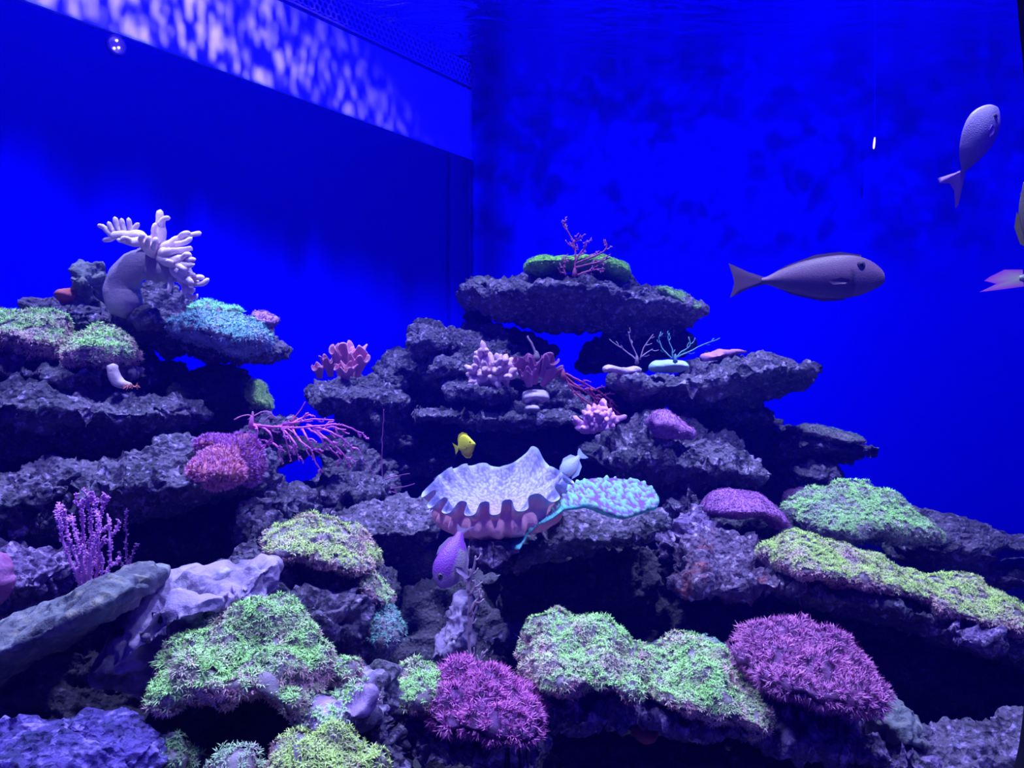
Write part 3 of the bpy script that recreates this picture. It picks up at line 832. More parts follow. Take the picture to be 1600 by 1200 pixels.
def tentacle_bunch(nt, e0, e1, ln, wd, stalk, rs):
    """one polyp: nt curved tapering tentacles round a short stalk (unit size); returns V, t, quads, tris"""
    V, T, Q, R = [], [], [], []
    ph = rs.rand() * 6.28
    for k in range(nt):
        az = ph + 2 * math.pi * (k + 0.35 * rs.randn()) / nt
        a0 = e0 + 0.15 * rs.randn(); a1 = e1 + 0.25 * rs.randn(); l = ln * (0.8 + 0.4 * rs.rand())
        d = np.array([math.cos(az), math.sin(az), 0]); s = np.array([-math.sin(az), math.cos(az), 0]) * wd
        up = np.array([0, 0, 1.0])
        p0 = up * stalk; p1 = p0 + (d * math.cos(a0) + up * math.sin(a0)) * l * 0.5
        p2 = p1 + (d * math.cos(a1) + up * math.sin(a1)) * l * 0.55
        b = len(V)
        V += [p0 - s * 0.8, p0 + s * 0.8, p1 - s, p1 + s, p2]
        T += [0.15, 0.15, 0.65, 0.65, 1]
        Q += [(b, b + 1, b + 3), (b, b + 3, b + 2), (b + 2, b + 3, b + 4)]
    return np.array(V), np.array(T), np.array(Q)


VARS = {}
NP = []


def variants(style):
    if style in VARS: return VARS[style]
    rs = np.random.RandomState(len(VARS) + 3)
    P = dict(star=(7, 0.85, 0.3, 1.0, 0.085, 0.25), feather=(7, 1.05, 0.7, 1.25, 0.075, 0.3), short=(7, 0.9, 0.6, 0.7, 0.15, 0.1), stub=(5, 1.25, 1.0, 1.0, 0.085, 0.1), fuzz=(5, 1.1, 1.0, 1.0, 0.10, 0.0))[style]
    VARS[style] = [tentacle_bunch(*P, rs) for _ in range(8)]
    return VARS[style]


def carpet(name, V, ff, nfront, size, spacing, c0, cA, cB, gbias, style, parent, upbias=0.25, dens_noise=0.0, seed=1):
    rs = np.random.RandomState(seed)
    nrm = vnormals(V, [ff])
    A, B, C, D = V[ff[:, 0]], V[ff[:, 1]], V[ff[:, 2]], V[ff[:, 3]]
    ar = 0.5 * np.linalg.norm(np.cross(C - A, D - B), axis=1)
    fn = np.cross(C - A, D - B); fn /= np.maximum(np.linalg.norm(fn, axis=1), 1e-12)[:, None]
    ar = ar * (fn[:, 1] < 0.75)
    n = int(ar.sum() / (spacing ** 2))
    n = min(n, 9000); NP.append(n)
    f = rs.choice(len(ff), n, p=ar / ar.sum())
    u, v = rs.rand(n, 1), rs.rand(n, 1)
    P = A[f] * (1 - u) * (1 - v) + B[f] * u * (1 - v) + C[f] * u * v + D[f] * (1 - u) * v
    if dens_noise:
        keep = perlin(P / 0.05 + 31) > -0.35 + dens_noise
        P = P[keep]; f = f[keep]; n = len(P)
    nn = fn[f] * 1.0 + np.array([0, 0, upbias]) + rs.normal(size=(n, 3)) * 0.16
    nn /= np.linalg.norm(nn, axis=1)[:, None]
    t1 = np.cross(nn, rs.normal(size=(n, 3))); t1 /= np.linalg.norm(t1, axis=1)[:, None]
    t2 = np.cross(nn, t1)
    zr = (P[:, 2] - P[:, 2].min()) / max(1e-6, np.ptp(P[:, 2]))
    gsel = np.clip(0.22 + 1.1 * perlin(P / 0.06 + seed) + gbias + 0.75 * fn[f][:, 2] + 0.25 * rs.randn(n), 0, 1)
    sc = size * (0.75 + 0.5 * rs.rand(n)) * (1 + 0.35 * perlin(P / 0.05))
    which = rs.randint(0, 8, n)
    allV, allQ, allC = [], [], []
    base = 0
    br = 0.8 + 0.4 * rs.rand(n)
    for k, (tv, tt, tq) in enumerate(variants(style)):
        s = np.flatnonzero(which == k)
        if not len(s): continue
        w = (t1[s][:, None, :] * tv[None, :, 0:1] + t2[s][:, None, :] * tv[None, :, 1:2] + nn[s][:, None, :] * tv[None, :, 2:3]) * sc[s][:, None, None] + P[s][:, None, :]
        tip = np.array(cB)[None] + (np.array(cA) - np.array(cB))[None] * gsel[s][:, None]
        ct = (np.array(c0)[None, None] * (1 - tt)[None, :, None] + tip[:, None, :] * tt[None, :, None]) * br[s][:, None, None]
        m = len(tv)
        q = tq[None] + (np.arange(len(s)) * m)[:, None, None] + base
        allV.append(w.reshape(-1, 3)); allC.append(ct.reshape(-1, 3)); allQ.append(q.reshape(-1, 3))
        base += m * len(s)
    o = make_mesh(name, np.concatenate(allV), [np.concatenate(allQ)], M_COL, parent=parent, col=np.concatenate(allC), smooth=False)
    o['kind'] = 'stuff'
    return o


GR = (0.46, 1.0, 0.26); LG = (0.66, 1.0, 0.20); LIL = (0.92, 0.52, 0.62); TEAL = (0.16, 0.62, 0.52); BRN = (0.34, 0.16, 0.30)
PNK = (0.78, 0.20, 0.62); MAG = (0.56, 0.14, 0.46); ORG = (0.75, 0.25, 0.35)


def colony(label, poly, Y, t, size=0.013, spacing=0.0085, tips=(GR, LIL), c0=BRN, gbias=0.1, style='star', sz=0.74, spc=0.80, mound=(0.24, 0.18, 0.26),
           name='star_polyp_colony', cat='soft coral', lump=0.022, g=4, crag=2.0, up=0.25, dens=0.0, **kw):
    SEED[0] += 1
    kw.setdefault('lip', 0.6); kw.setdefault('top', 0.25); kw.setdefault('under', 0.5); kw.setdefault('tb', t * 0.45)
    V, ff, fb, nf, _ = solid(poly, Y, t, g=g, crag=crag, seed=SEED[0], **kw)
    V, fs = remesh(V, [ff, fb], 4.5 * Y / F)
    n = vnormals(V, fs)
    V = V + n * (lump * perlin(V / 0.055 + SEED[0]) + lump * 0.4 * perlin(V / 0.025))[:, None]
    V[:, 2] = np.maximum(V[:, 2], 0.0)
    c = np.array(mound)[None] * (0.8 + 0.5 * np.clip(perlin(V / 0.03) + 0.5, 0, 1))[:, None]
    o = make_mesh(name, V, fs, M_COLR, col=c)
    tag(o, label, cat)
    carpet('polyps', V, fs[-1], nf, size * sz, spacing * spc, c0, tips[0], tips[1], gbias, style, o, up, dens, seed=SEED[0])
    return o


# green star polyps, left stack
colony('pale green polyp mound cut by the left edge of the picture, upper ledge', [(-30, 492), (20, 487), (60, 488), (95, 498), (113, 520), (119, 548), (110, 566), (80, 562), (40, 556), (-30, 558)], 1.95, 0.14, size=0.014, tips=(GR, LIL))
colony('domed green-tipped polyp mound right beside the one at the left edge', [(117, 530), (140, 514), (175, 512), (200, 524), (214, 545), (206, 563), (172, 577), (130, 580), (116, 556)], 1.93, 0.12, size=0.014, tips=(GR, LIL))
colony('teal polyp carpet draped over the end of the upper left ledge', [(263, 506), (290, 492), (350, 494), (400, 505), (428, 530), (416, 548), (372, 552), (350, 545), (318, 530), (280, 522)], 2.05, 0.10, size=0.017, spacing=0.0085, tips=((0.22, 0.58, 0.62), (0.34, 0.36, 0.7)), c0=(0.2, 0.16, 0.32), lump=0.01, g=3.5)
colony('bright turquoise polyp strip on the ledge just below the leather coral fingers', [(295, 478), (312, 472), (345, 476), (378, 486), (384, 496), (345, 500), (300, 498)], 2.12, 0.06, size=0.014, tips=((0.3, 1.0, 0.6), (0.2, 0.8, 0.65)), gbias=0.4, lump=0.01, g=3.5)
colony('small yellow-green tuft on the boulder above the purple sea fan', [(388, 606), (402, 601), (418, 610), (428, 628), (424, 640), (396, 638)], 2.15, 0.08, size=0.009, spacing=0.0065, tips=(LG, (0.5, 0.9, 0.3)), mound=(0.25, 0.5, 0.15), gbias=0.3, g=3)
colony('bright green polyp mound on the honeycombed rock, centre left', [(417, 832), (440, 822), (475, 811), (510, 813), (560, 838), (585, 862), (590, 890), (560, 888), (520, 880), (490, 866), (455, 868), (428, 852)], 1.66, 0.14, size=0.012, tips=(LG, LIL), gbias=0.15)
colony('small green polyp patch hanging off the honeycombed rock', [(575, 888), (598, 905), (618, 934), (606, 946), (582, 934), (572, 912)], 1.62, 0.06, size=0.011, tips=(GR, LIL), g=3.5)
colony('teal polyp cluster hanging lowest on the right side of the honeycombed rock', [(576, 948), (600, 942), (624, 960), (630, 985), (618, 1012), (596, 1020), (578, 998)], 1.60, 0.07, size=0.012, tips=(TEAL, (0.3, 0.35, 0.55)), g=3.5)
colony('largest green polyp mound with lilac patches, near the window', [(264, 1046), (274, 1010), (290, 986), (330, 963), (380, 953), (440, 960), (470, 985), (495, 1015), (512, 1050), (520, 1078), (480, 1082), (440, 1060), (400, 1070), (370, 1058), (340, 1080), (310, 1098), (280, 1082)], 1.28, 0.16, size=0.0125, spacing=0.0075, tips=(GR, LIL), gbias=0.1, lump=0.03)
colony('tiny green tuft right above the lumpy mauve rock', [(512, 1048), (520, 1030), (540, 1024), (560, 1040), (562, 1060), (535, 1066)], 1.30, 0.04, size=0.012, tips=(GR, LIL), g=3)
colony('sparse lilac and green polyps spread over the lumpy mauve rock', [(470, 1098), (505, 1078), (548, 1066), (580, 1082), (578, 1115), (545, 1132), (500, 1150), (474, 1135)], 1.24, 0.07, size=0.0125, tips=(GR, (0.7, 0.55, 0.8)), gbias=-0.1, mound=(0.4, 0.25, 0.55), dens=0.3)
colony('brightest yellow-green polyp mound at the bottom edge', [(418, 1200), (436, 1172), (480, 1152), (530, 1149), (570, 1160), (600, 1190), (612, 1290), (410, 1290)], 1.05, 0.1, size=0.0115, spacing=0.007, tips=(LG, LIL), gbias=0.1, under=0.9)
colony('small lilac polyp mound at the bottom edge left of the yellow-green one', [(322, 1204), (345, 1180), (380, 1171), (402, 1185), (412, 1215), (412, 1290), (318, 1290)], 1.06, 0.07, size=0.0115, tips=((0.45, 0.8, 0.4), (0.6, 0.3, 0.65)), gbias=-0.2, under=0.9)
colony('dim green polyp slope beside the bottom left violet rock', [(228, 1162), (250, 1146), (280, 1141), (300, 1160), (312, 1200), (312, 1290), (252, 1290), (242, 1195)], 1.12, 0.06, size=0.0115, tips=((0.2, 0.55, 0.15), (0.2, 0.3, 0.2)), under=0.9)
colony('fuzzy green polyp clump left of the magenta feathery coral', [(612, 1066), (636, 1052), (642, 1032), (660, 1027), (682, 1042), (688, 1075), (668, 1100), (632, 1094)], 1.42, 0.08, size=0.0125, tips=(GR, LIL))
# centre and right
colony('wide green and lilac polyp mound at the bottom, left half of the low rock', [(812, 1020), (822, 992), (850, 970), (900, 967), (940, 974), (980, 995), (1008, 1022), (1002, 1062), (960, 1068), (920, 1056), (880, 1052), (845, 1072), (818, 1056)], 1.58, 0.17, size=0.0115, spacing=0.0075, tips=(GR, LIL), gbias=0.1, lump=0.03)
colony('long green and lilac polyp mound sloping right beside the big magenta coral', [(1000, 1022), (1050, 1006), (1090, 1002), (1130, 1018), (1160, 1050), (1186, 1085), (1196, 1112), (1150, 1117), (1110, 1106), (1070, 1086), (1030, 1078), (998, 1056)], 1.55, 0.17, size=0.0115, spacing=0.0075, tips=(GR, LIL), gbias=0.1, lump=0.03)
colony('small turquoise patch between the long green mound and the big magenta coral', [(1072, 1006), (1100, 996), (1140, 1010), (1156, 1034), (1150, 1052), (1110, 1040)], 1.66, 0.06, size=0.009, tips=((0.3, 0.8, 0.6), (0.4, 0.5, 0.7)), gbias=0.3, g=3.5)
colony('smooth arched green polyp mound behind the long ridge on the right', [(1224, 797), (1260, 770), (1310, 757), (1350, 757), (1400, 774), (1426, 800), (1444, 826), (1430, 842), (1380, 847), (1330, 836), (1280, 847), (1240, 832)], 2.2, 0.2, size=0.0125, spacing=0.0085, tips=(GR, (0.42, 0.45, 0.48)), gbias=0.1)
colony('bright green polyp mound at the left end of the long ridge', [(1190, 864), (1220, 842), (1270, 839), (1310, 849), (1330, 868), (1380, 877), (1412, 897), (1402, 925), (1340, 906), (1290, 902), (1240, 888), (1205, 884)], 1.88, 0.2, size=0.0115, spacing=0.0075, tips=(LG, LIL), gbias=0.15)
colony('yellow-green polyp carpet running down the right end of the long ridge', [(1396, 900), (1460, 904), (1520, 909), (1570, 928), (1606, 958), (1640, 990), (1560, 986), (1480, 962), (1420, 940)], 1.86, 0.2, size=0.011, spacing=0.0075, tips=(LG, LIL), gbias=0.25)
colony('dim green growth along the crest of the topmost rock', [(814, 414), (845, 400), (880, 402), (930, 402), (966, 406), (984, 430), (980, 444), (955, 436), (930, 422), (880, 424), (850, 432), (828, 427)], 2.8, 0.16, size=0.009, spacing=0.008, tips=((0.5, 1.0, 0.16), (0.4, 0.7, 0.2)), c0=(0.25, 0.5, 0.14), mound=(0.22, 0.5, 0.12), gbias=0.3, lump=0.015, g=3)
colony('dim green patch on the right shoulder of the topmost rock', [(1018, 446), (1045, 449), (1095, 476), (1100, 492), (1070, 496), (1040, 474)], 2.72, 0.1, size=0.008, spacing=0.009, tips=((0.4, 0.9, 0.2), (0.3, 0.5, 0.25)), mound=(0.2, 0.36, 0.14), gbias=0.1, lump=0.015, g=3)
colony('thin green film on the small ledge pointing right over open water', [(1212, 666), (1255, 662), (1300, 668), (1340, 680), (1352, 692), (1310, 698), (1260, 684)], 2.68, 0.1, size=0.008, spacing=0.009, tips=((0.18, 0.4, 0.26), (0.25, 0.26, 0.4)), lump=0.01, g=3)
# feathery and fuzzy corals
colony('magenta feathery coral mound on the knobbly shelf, bottom centre', [(668, 1072), (698, 1043), (725, 1034), (762, 1045), (800, 1063), (832, 1088), (848, 1118), (836, 1136), (790, 1138), (740, 1128), (700, 1128), (668, 1104)], 1.43, 0.13, size=0.016, spacing=0.0095, tips=(PNK, MAG), c0=(0.2, 0.06, 0.3), gbias=0.0, style='feather', mound=(0.14, 0.05, 0.2), name='feather_coral', lump=0.02)
colony('largest magenta feathery coral dome, lower right of the reef', [(1143, 1017), (1175, 986), (1220, 975), (1270, 979), (1320, 1004), (1354, 1040), (1352, 1076), (1320, 1087), (1270, 1092), (1220, 1072), (1170, 1056)], 1.55, 0.18, size=0.015, spacing=0.0095, tips=((0.80, 0.26, 0.64), (0.60, 0.18, 0.52)), c0=(0.2, 0.08, 0.28), style='feather', mound=(0.16, 0.06, 0.2), name='feather_coral', lump=0.02)
colony('round pink flower anemone in front on the violet slab', [(297, 722), (312, 704), (345, 700), (370, 712), (385, 738), (378, 755), (345, 759), (310, 750)], 1.68, 0.07, size=0.0115, spacing=0.0062, tips=((1.0, 0.5, 1.0), (1.0, 0.36, 0.75)), c0=(0.45, 0.06, 0.1), style='stub', mound=(0.5, 0.16, 0.25), name='flower_anemone', cat='anemone', gbias=0.2, lump=0.012)
colony('purple frilled anemone behind and right of the pink one', [(303, 690), (325, 680), (360, 680), (385, 676), (404, 700), (412, 725), (404, 750), (388, 758), (380, 725), (350, 700), (310, 702)], 1.76, 0.08, size=0.0115, spacing=0.0062, tips=((0.7, 0.26, 1.0), (0.5, 0.16, 0.6)), c0=(0.35, 0.07, 0.16), style='stub', mound=(0.35, 0.1, 0.2), name='flower_anemone', cat='anemone', lump=0.012)
colony('smooth-topped purple dome coral left of the arched green mound', [(1096, 790), (1110, 768), (1140, 759), (1180, 768), (1212, 790), (1226, 815), (1215, 830), (1190, 808), (1150, 806), (1110, 808), (1096, 800)], 2.1, 0.13, size=0.006, spacing=0.006, tips=((0.5, 0.2, 0.62), (0.4, 0.13, 0.42)), c0=(0.3, 0.1, 0.35), style='short', mound=(0.34, 0.12, 0.42), name='dome_coral', lump=0.01)
colony('dim purple coral mound half hidden behind the arched green mound', [(1218, 790), (1226, 770), (1250, 760), (1285, 762), (1292, 776), (1255, 790), (1232, 806)], 2.45, 0.08, size=0.006, spacing=0.007, tips=((0.32, 0.12, 0.4), (0.25, 0.1, 0.3)), c0=(0.2, 0.08, 0.25), style='short', mound=(0.22, 0.09, 0.3), name='dome_coral', lump=0.01)
colony('purple crusting coral on top of the broad rough rock', [(1006, 655), (1018, 643), (1040, 640), (1066, 648), (1082, 662), (1088, 680), (1060, 686), (1020, 678)], 2.3, 0.06, size=0.006, spacing=0.007, tips=((0.5, 0.16, 0.55), (0.35, 0.14, 0.45)), c0=(0.3, 0.1, 0.35), style='short', mound=(0.34, 0.14, 0.42), name='crust_coral', lump=0.02)
colony('small purple knobbly coral at the tip of the upper left ledge', [(390, 490), (402, 480), (422, 482), (438, 496), (434, 512), (418, 520), (400, 512)], 2.1, 0.05, size=0.007, spacing=0.009, tips=((0.6, 0.3, 0.6), (0.3, 0.12, 0.3)), c0=(0.2, 0.08, 0.25), style='short', mound=(0.34, 0.15, 0.42), name='crust_coral', lump=0.03)

# ---------------------------------------------------------------- smooth lumps (sponges, leather corals)
def lumpy(name, label, cat, poly, Y, t, colr, lump=0.01, sc=0.04, parent=None, col2=None, **kw):
    SEED[0] += 1
    kw.setdefault('g', 3); kw.setdefault('crag', 1.0); kw.setdefault('top', 0.4); kw.setdefault('under', 0.5)
    V, ff, fb, nf, _ = solid(poly, Y, t, seed=SEED[0], **kw)
    n = vnormals(V, [ff, fb])
    V = V + n * (lump * perlin(V / sc + SEED[0]))[:, None]
    k = np.clip(perlin(V / 0.03 + 5) + 0.5, 0, 1)[:, None]
    c = np.array(colr)[None] * (1 - k) + np.array(col2 if col2 is not None else np.array(colr) * 0.75)[None] * k
    o = make_mesh(name, V, [np.concatenate([ff, fb])], M_COLR, col=c, parent=parent)
    if parent is None: tag(o, label, cat)
    return o


lumpy('sponge', 'small orange-red sponge at the far left of the upper ledge', 'sponge', [(92, 462), (100, 450), (116, 450), (124, 462), (122, 474), (98, 474)], 2.12, 0.05, (0.55, 0.14, 0.16))
lumpy('sponge', 'dim rusty sponge in the shade under the lowest green mounds', 'sponge', [(985, 1140), (992, 1122), (1015, 1118), (1030, 1132), (1028, 1156), (1000, 1164)], 1.56, 0.05, (0.5, 0.14, 0.1), g=3.5)
def ruffle_cup(parent, foot, top, Y, rad, colr, k=5, amp=0.22, seed=0, squash=0.6, name='lobe'):
    """upright open cup with a wavy thick rim: foot and top are the pixel ends of its axis"""
    A = W(foot[0], foot[1], Y); B = W(top[0], top[1], Y - 0.03); s = Y / F
    up = B - A; H = np.linalg.norm(up); up /= H
    ex = np.array([1.0, 0, 0]); ex -= up * ex.dot(up); ex /= np.linalg.norm(ex); ey = np.cross(up, ex)
    NA, rows = 72, []
    th = np.linspace(0, 2 * math.pi, NA, endpoint=False)
    prof = [(0.42, 0.0), (0.46, 0.2), (0.62, 0.45), (0.82, 0.7), (0.97, 0.88), (1.04, 0.96), (1.03, 1.0), (0.95, 1.0), (0.86, 0.93), (0.66, 0.8), (0.4, 0.72), (0.05, 0.7)]
    for r, h in prof:
        wv = 1 + amp * np.sin(th * k + seed) * max(0, (h - 0.25)) + 0.1 * np.sin(2 * th + seed * 2)
        zz = h * H * (1 + 0.16 * np.sin(th * (k - 1) + seed * 3) * h)
        rows.append(A + (rad * s * r * wv * np.cos(th))[:, None] * ex + (rad * s * r * wv * np.sin(th) * squash)[:, None] * ey + zz[:, None] * up)
    V = np.concatenate(rows); n = len(prof)
    i, j = np.meshgrid(np.arange(n - 1), np.arange(NA), indexing='ij')
    q = np.stack([i * NA + j, i * NA + (j + 1) % NA, (i + 1) * NA + (j + 1) % NA, (i + 1) * NA + j], 2).reshape(-1, 4)
    V = V + 0.003 * np.stack([perlin(V / 0.03 + seed), perlin(V / 0.03 + 7), perlin(V / 0.03 + 3)], 1)
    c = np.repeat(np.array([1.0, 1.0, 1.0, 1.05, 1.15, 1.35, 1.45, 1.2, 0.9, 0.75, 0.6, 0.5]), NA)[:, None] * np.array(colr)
    o = make_mesh(name, V, [q], M_COLR, parent=parent, col=np.clip(c, 0, 1))
    return o


f = empty('folded_leather_coral', W(535, 588, 2.6)); tag(f, 'pink folded leather coral on the craggy cliff rock', 'soft coral')
FL = (0.72, 0.27, 0.50)
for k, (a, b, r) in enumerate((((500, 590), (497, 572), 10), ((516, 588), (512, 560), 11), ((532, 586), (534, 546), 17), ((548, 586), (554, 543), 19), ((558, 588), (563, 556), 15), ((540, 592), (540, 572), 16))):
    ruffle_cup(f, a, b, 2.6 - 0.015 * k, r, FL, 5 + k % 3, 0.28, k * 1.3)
f = empty('cup_sponge', W(845, 600, 2.6)); tag(f, 'brownish purple cupped coral right of the upper finger coral', 'soft coral')
for k, (a, b, r) in enumerate((((818, 592), (814, 560), 12), ((834, 600), (838, 562), 13), ((848, 602), (866, 574), 13), ((846, 588), (862, 560), 13), ((826, 604), (824, 580), 11))):
    ruffle_cup(f, a, b, 2.54 - 0.012 * k, r, (0.36, 0.12, 0.30), 4 + k % 3, 0.25, k * 1.7)
f = empty('knob_coral', W(835, 640, 2.5)); tag(f, 'pale lilac double-lobed round coral on the ledge above the yellow fish', 'coral')
for pl, yy in (([(812, 628), (816, 612), (835, 606), (854, 610), (860, 624), (846, 632), (834, 626), (822, 634)], 2.5), ([(817, 642), (820, 632), (836, 630), (846, 636), (842, 644), (824, 646)], 2.48)):
    lumpy('lobe', None, None, pl, yy, 0.05, (0.62, 0.46, 0.72), 0.005, parent=f, g=2.2)
lumpy('crust_coral', 'pale mint coral hump on the left end of the jutting table rock', 'coral', [(1010, 576), (1022, 564), (1048, 560), (1072, 564), (1080, 576), (1060, 584), (1020, 582)], 2.5, 0.06, (0.35, 0.62, 0.62), 0.006, col2=(0.4, 0.4, 0.6))
lumpy('crust_coral', 'small violet-pink crust along the middle of the jutting table rock', 'coral', [(1088, 562), (1100, 554), (1130, 546), (1160, 544), (1174, 550), (1150, 556), (1110, 566)], 2.5, 0.05, (0.55, 0.22, 0.65), 0.015)
lumpy('crust_coral', 'pale violet branching crust at the left tip of the jutting table rock', 'coral', [(938, 574), (950, 568), (972, 576), (1000, 572), (1012, 580), (985, 586), (955, 582), (942, 586)], 2.46, 0.04, (0.6, 0.42, 0.75), 0.012)

# ---------------------------------------------------------------- tubes
def tube(path, rad, ns=6, cap=True):
    P = np.array(path, float); n = len(P); R = np.broadcast_to(rad, (n,)).astype(float)
    T = np.gradient(P, axis=0); T /= np.maximum(np.linalg.norm(T, axis=1), 1e-9)[:, None]
    ref = np.array([0.13, 1.0, 0.07]); U = np.cross(T, ref); U /= np.maximum(np.linalg.norm(U, axis=1), 1e-9)[:, None]
    B = np.cross(T, U)
    a = np.arange(ns) * 2 * math.pi / ns
    ring = P[:, None, :] + R[:, None, None] * (np.cos(a)[None, :, None] * U[:, None, :] + np.sin(a)[None, :, None] * B[:, None, :])
    V = ring.reshape(-1, 3)
    i, j = np.meshgrid(np.arange(n - 1), np.arange(ns), indexing='ij')
    q = np.stack([i * ns + j, i * ns + (j + 1) % ns, (i + 1) * ns + (j + 1) % ns, (i + 1) * ns + j], 2).reshape(-1, 4)
    V = np.concatenate([V, [P[0] - T[0] * R[0] * 0.5, P[-1] + T[-1] * R[-1] * 0.9]])
    k = np.arange(ns); b0 = n * ns
    t = np.concatenate([np.stack([np.full(ns, b0), (k + 1) % ns, k], 1), np.stack([np.full(ns, b0 + 1), (n - 1) * ns + k, (n - 1) * ns + (k + 1) % ns], 1)])
    return V, q, t


def spline(pts, n):
    P = np.array(pts, float); k = len(P)
    P = np.concatenate([[2 * P[0] - P[1]], P, [2 * P[-1] - P[-2]]])
    out = []
    for s in np.linspace(0, k - 1 - 1e-6, n):
        i = int(s); f = s - i; p0, p1, p2, p3 = P[i], P[i + 1], P[i + 2], P[i + 3]
        out.append(0.5 * ((2 * p1) + (-p0 + p2) * f + (2 * p0 - 5 * p1 + 4 * p2 - p3) * f * f + (-p0 + 3 * p1 - 3 * p2 + p3) * f ** 3))
    return np.array(out)


class Bag:
    def __init__(s): s.V = []; s.Q = []; s.T = []; s.C = []; s.n = 0
    def add(s, V, Q, T, c):
        s.V.append(V); s.Q.append(np.asarray(Q).reshape(-1, 4) + s.n); s.T.append(np.asarray(T).reshape(-1, 3) + s.n)
        s.C.append(np.broadcast_to(np.array(c, float), (len(V), 3))); s.n += len(V)
    def tube(s, path, rad, ns=6, c=(0.5, 0.5, 0.5), wob=0.0):
        V, q, t = tube(path, rad, ns)
        if wob: V = V + wob * np.stack([perlin(V / 0.02), perlin(V / 0.02 + 7), perlin(V / 0.02 + 13)], 1)
        s.add(V, q, t, c)
    def build(s, name, mat=None, parent=None, **kw):
        return make_mesh(name, np.concatenate(s.V), [np.concatenate(s.Q).astype(int), np.concatenate(s.T).astype(int)], mat or M_COL, parent=parent, col=np.concatenate(s.C), **kw)


def nubs(bag, path, rad, n, size, c, rs):
    """short blunt polyps standing off a branch"""
    P = np.array(path)
    for k in range(n):
        u = rs.rand() * (len(P) - 1.001); i = int(u); p = P[i] + (P[i + 1] - P[i]) * (u - i)
        d = rs.normal(size=3); tn = P[i + 1] - P[i]; tn /= np.linalg.norm(tn) + 1e-9
        d -= tn * d.dot(tn); d /= np.linalg.norm(d) + 1e-9; d += tn * 0.4
        V, q, t = tube([p, p + d * size, p + d * size * 1.35], [size * 0.42, size * 0.5, size * 0.3], 4)
        bag.add(V, q, t, c)


def fan(name, label, cat, base, Y, branches, r, colr, colr2=None, nub=0, nubsize=0.004, twigs=2, twig_len=14, side=None, seed=0, ns=6, part='branch', hold=True):
    """branches: pixel paths at distance Y (third value = depth offset); each main branch with its twigs is one part"""
    rs = np.random.RandomState(seed)
    root = empty(name, W(base[0], base[1], Y)); tag(root, label, cat)
    for br in branches:
        pts = [W(p[0], p[1], Y + (p[2] if len(p) > 2 else 0)) for p in br]
        n = max(6, int(sum(np.linalg.norm(np.subtract(br[i + 1][:2], br[i][:2])) for i in range(len(br) - 1)) / 3.5))
        path = spline(pts, n)
        path = path + 0.0022 * np.stack([perlin(path / 0.02 + seed), perlin(path / 0.03 + 3), perlin(path / 0.02 + 9)], 1)
        bag = Bag(); rr = r * (1 - 0.45 * np.linspace(0, 1, n))
        bag.tube(path, rr, ns, colr, wob=r * 0.35)
        if nub: nubs(bag, path, r, int(n * nub), nubsize, colr2 or colr, rs)
        L = np.linalg.norm(np.diff(path, axis=0), axis=1).sum()
        for k in range(twigs):
            u = 0.2 + 0.7 * (k + rs.rand()) / max(twigs, 1); i = min(n - 2, int(u * n))
            d = path[i + 1] - path[i - 1]; d /= np.linalg.norm(d)
            sgn = side if side else (1 if rs.rand() > 0.5 else -1)
            perp = np.array([-d[2], 0, d[0]]) * sgn
            tl = twig_len / F * Y * (0.6 + 0.8 * rs.rand())
            p0 = path[i]; d1 = d * 0.6 + perp * 0.8 + np.array([0, rs.randn() * 0.4, 0]); d1 /= np.linalg.norm(d1)
            d2 = d * 0.95 + perp * 0.25 + rs.randn(3) * 0.15; d2 /= np.linalg.norm(d2)
            tp = spline([p0, p0 + d1 * tl * 0.45, p0 + d1 * tl * 0.45 + d2 * tl * 0.55], 6)
            bag.tube(tp, r * np.linspace(0.75, 0.45, 6), max(4, ns - 1), colr)
            if nub: nubs(bag, tp, r, int(6 * nub), nubsize, colr2 or colr, rs)
        bag.build(part, parent=root)
    if hold:
        p = W(base[0], base[1], Y)
        bag = Bag(); bag.tube([p + (0, 0, -0.012), p, p + (0, 0, 0.012)], [r * 3.2, r * 2.2, r * 1.3], 8, np.array(colr) * 0.7)
        bag.build('holdfast', parent=root)
    return root


PUR = (0.66, 0.13, 0.60)
Yf = 1.72
fan('sea_fan', 'purple branching sea fan spreading right over the blue gap', 'sea fan', (393, 660), Yf,
    [[(393, 662), (420, 668, -0.02), (450, 662, -0.03), (490, 655, -0.02), (522, 656, 0)],
     [(395, 663), (430, 667, -0.03), (470, 668, -0.04), (530, 664, -0.03), (560, 675, 0.0), (576, 687, 0.02)],
     [(420, 667), (440, 668, -0.04), (447, 684, -0.05), (450, 700, -0.04), (455, 720, -0.02)],
     [(395, 664), (402, 668, -0.02), (401, 690, -0.02), (404, 696)],
     [(405, 664), (422, 676, -0.04), (425, 692, -0.03), (412, 696, -0.02), (407, 704)],
     [(424, 690), (432, 697, -0.03), (438, 706, -0.03), (435, 718, -0.02)],
     [(440, 670), (460, 690, -0.06), (463, 704, -0.05), (467, 720, -0.03)],
     [(455, 668), (470, 690, -0.05), (485, 702, -0.05), (493, 722, -0.04), (504, 738, -0.02)],
     [(470, 668), (482, 686, -0.03), (490, 702, -0.02), (505, 710, 0)],
     [(478, 667), (500, 682, -0.04), (508, 696, -0.04), (525, 708, -0.03), (533, 721, -0.01)],
     [(490, 670), (515, 690, -0.02), (528, 702, -0.01), (540, 714, 0), (547, 728, 0.01)],
     [(480, 664), (515, 674, -0.05), (535, 686, -0.04), (546, 696, -0.02), (551, 703, -0.01)],
     [(500, 672), (520, 668, 0.02), (540, 672, 0.03)],
     [(452, 664), (470, 654, 0.02), (480, 650, 0.02), (486, 648, 0.03)]],
    0.0026, PUR, twigs=3, twig_len=16, seed=1, nub=0.5, nubsize=0.0028)
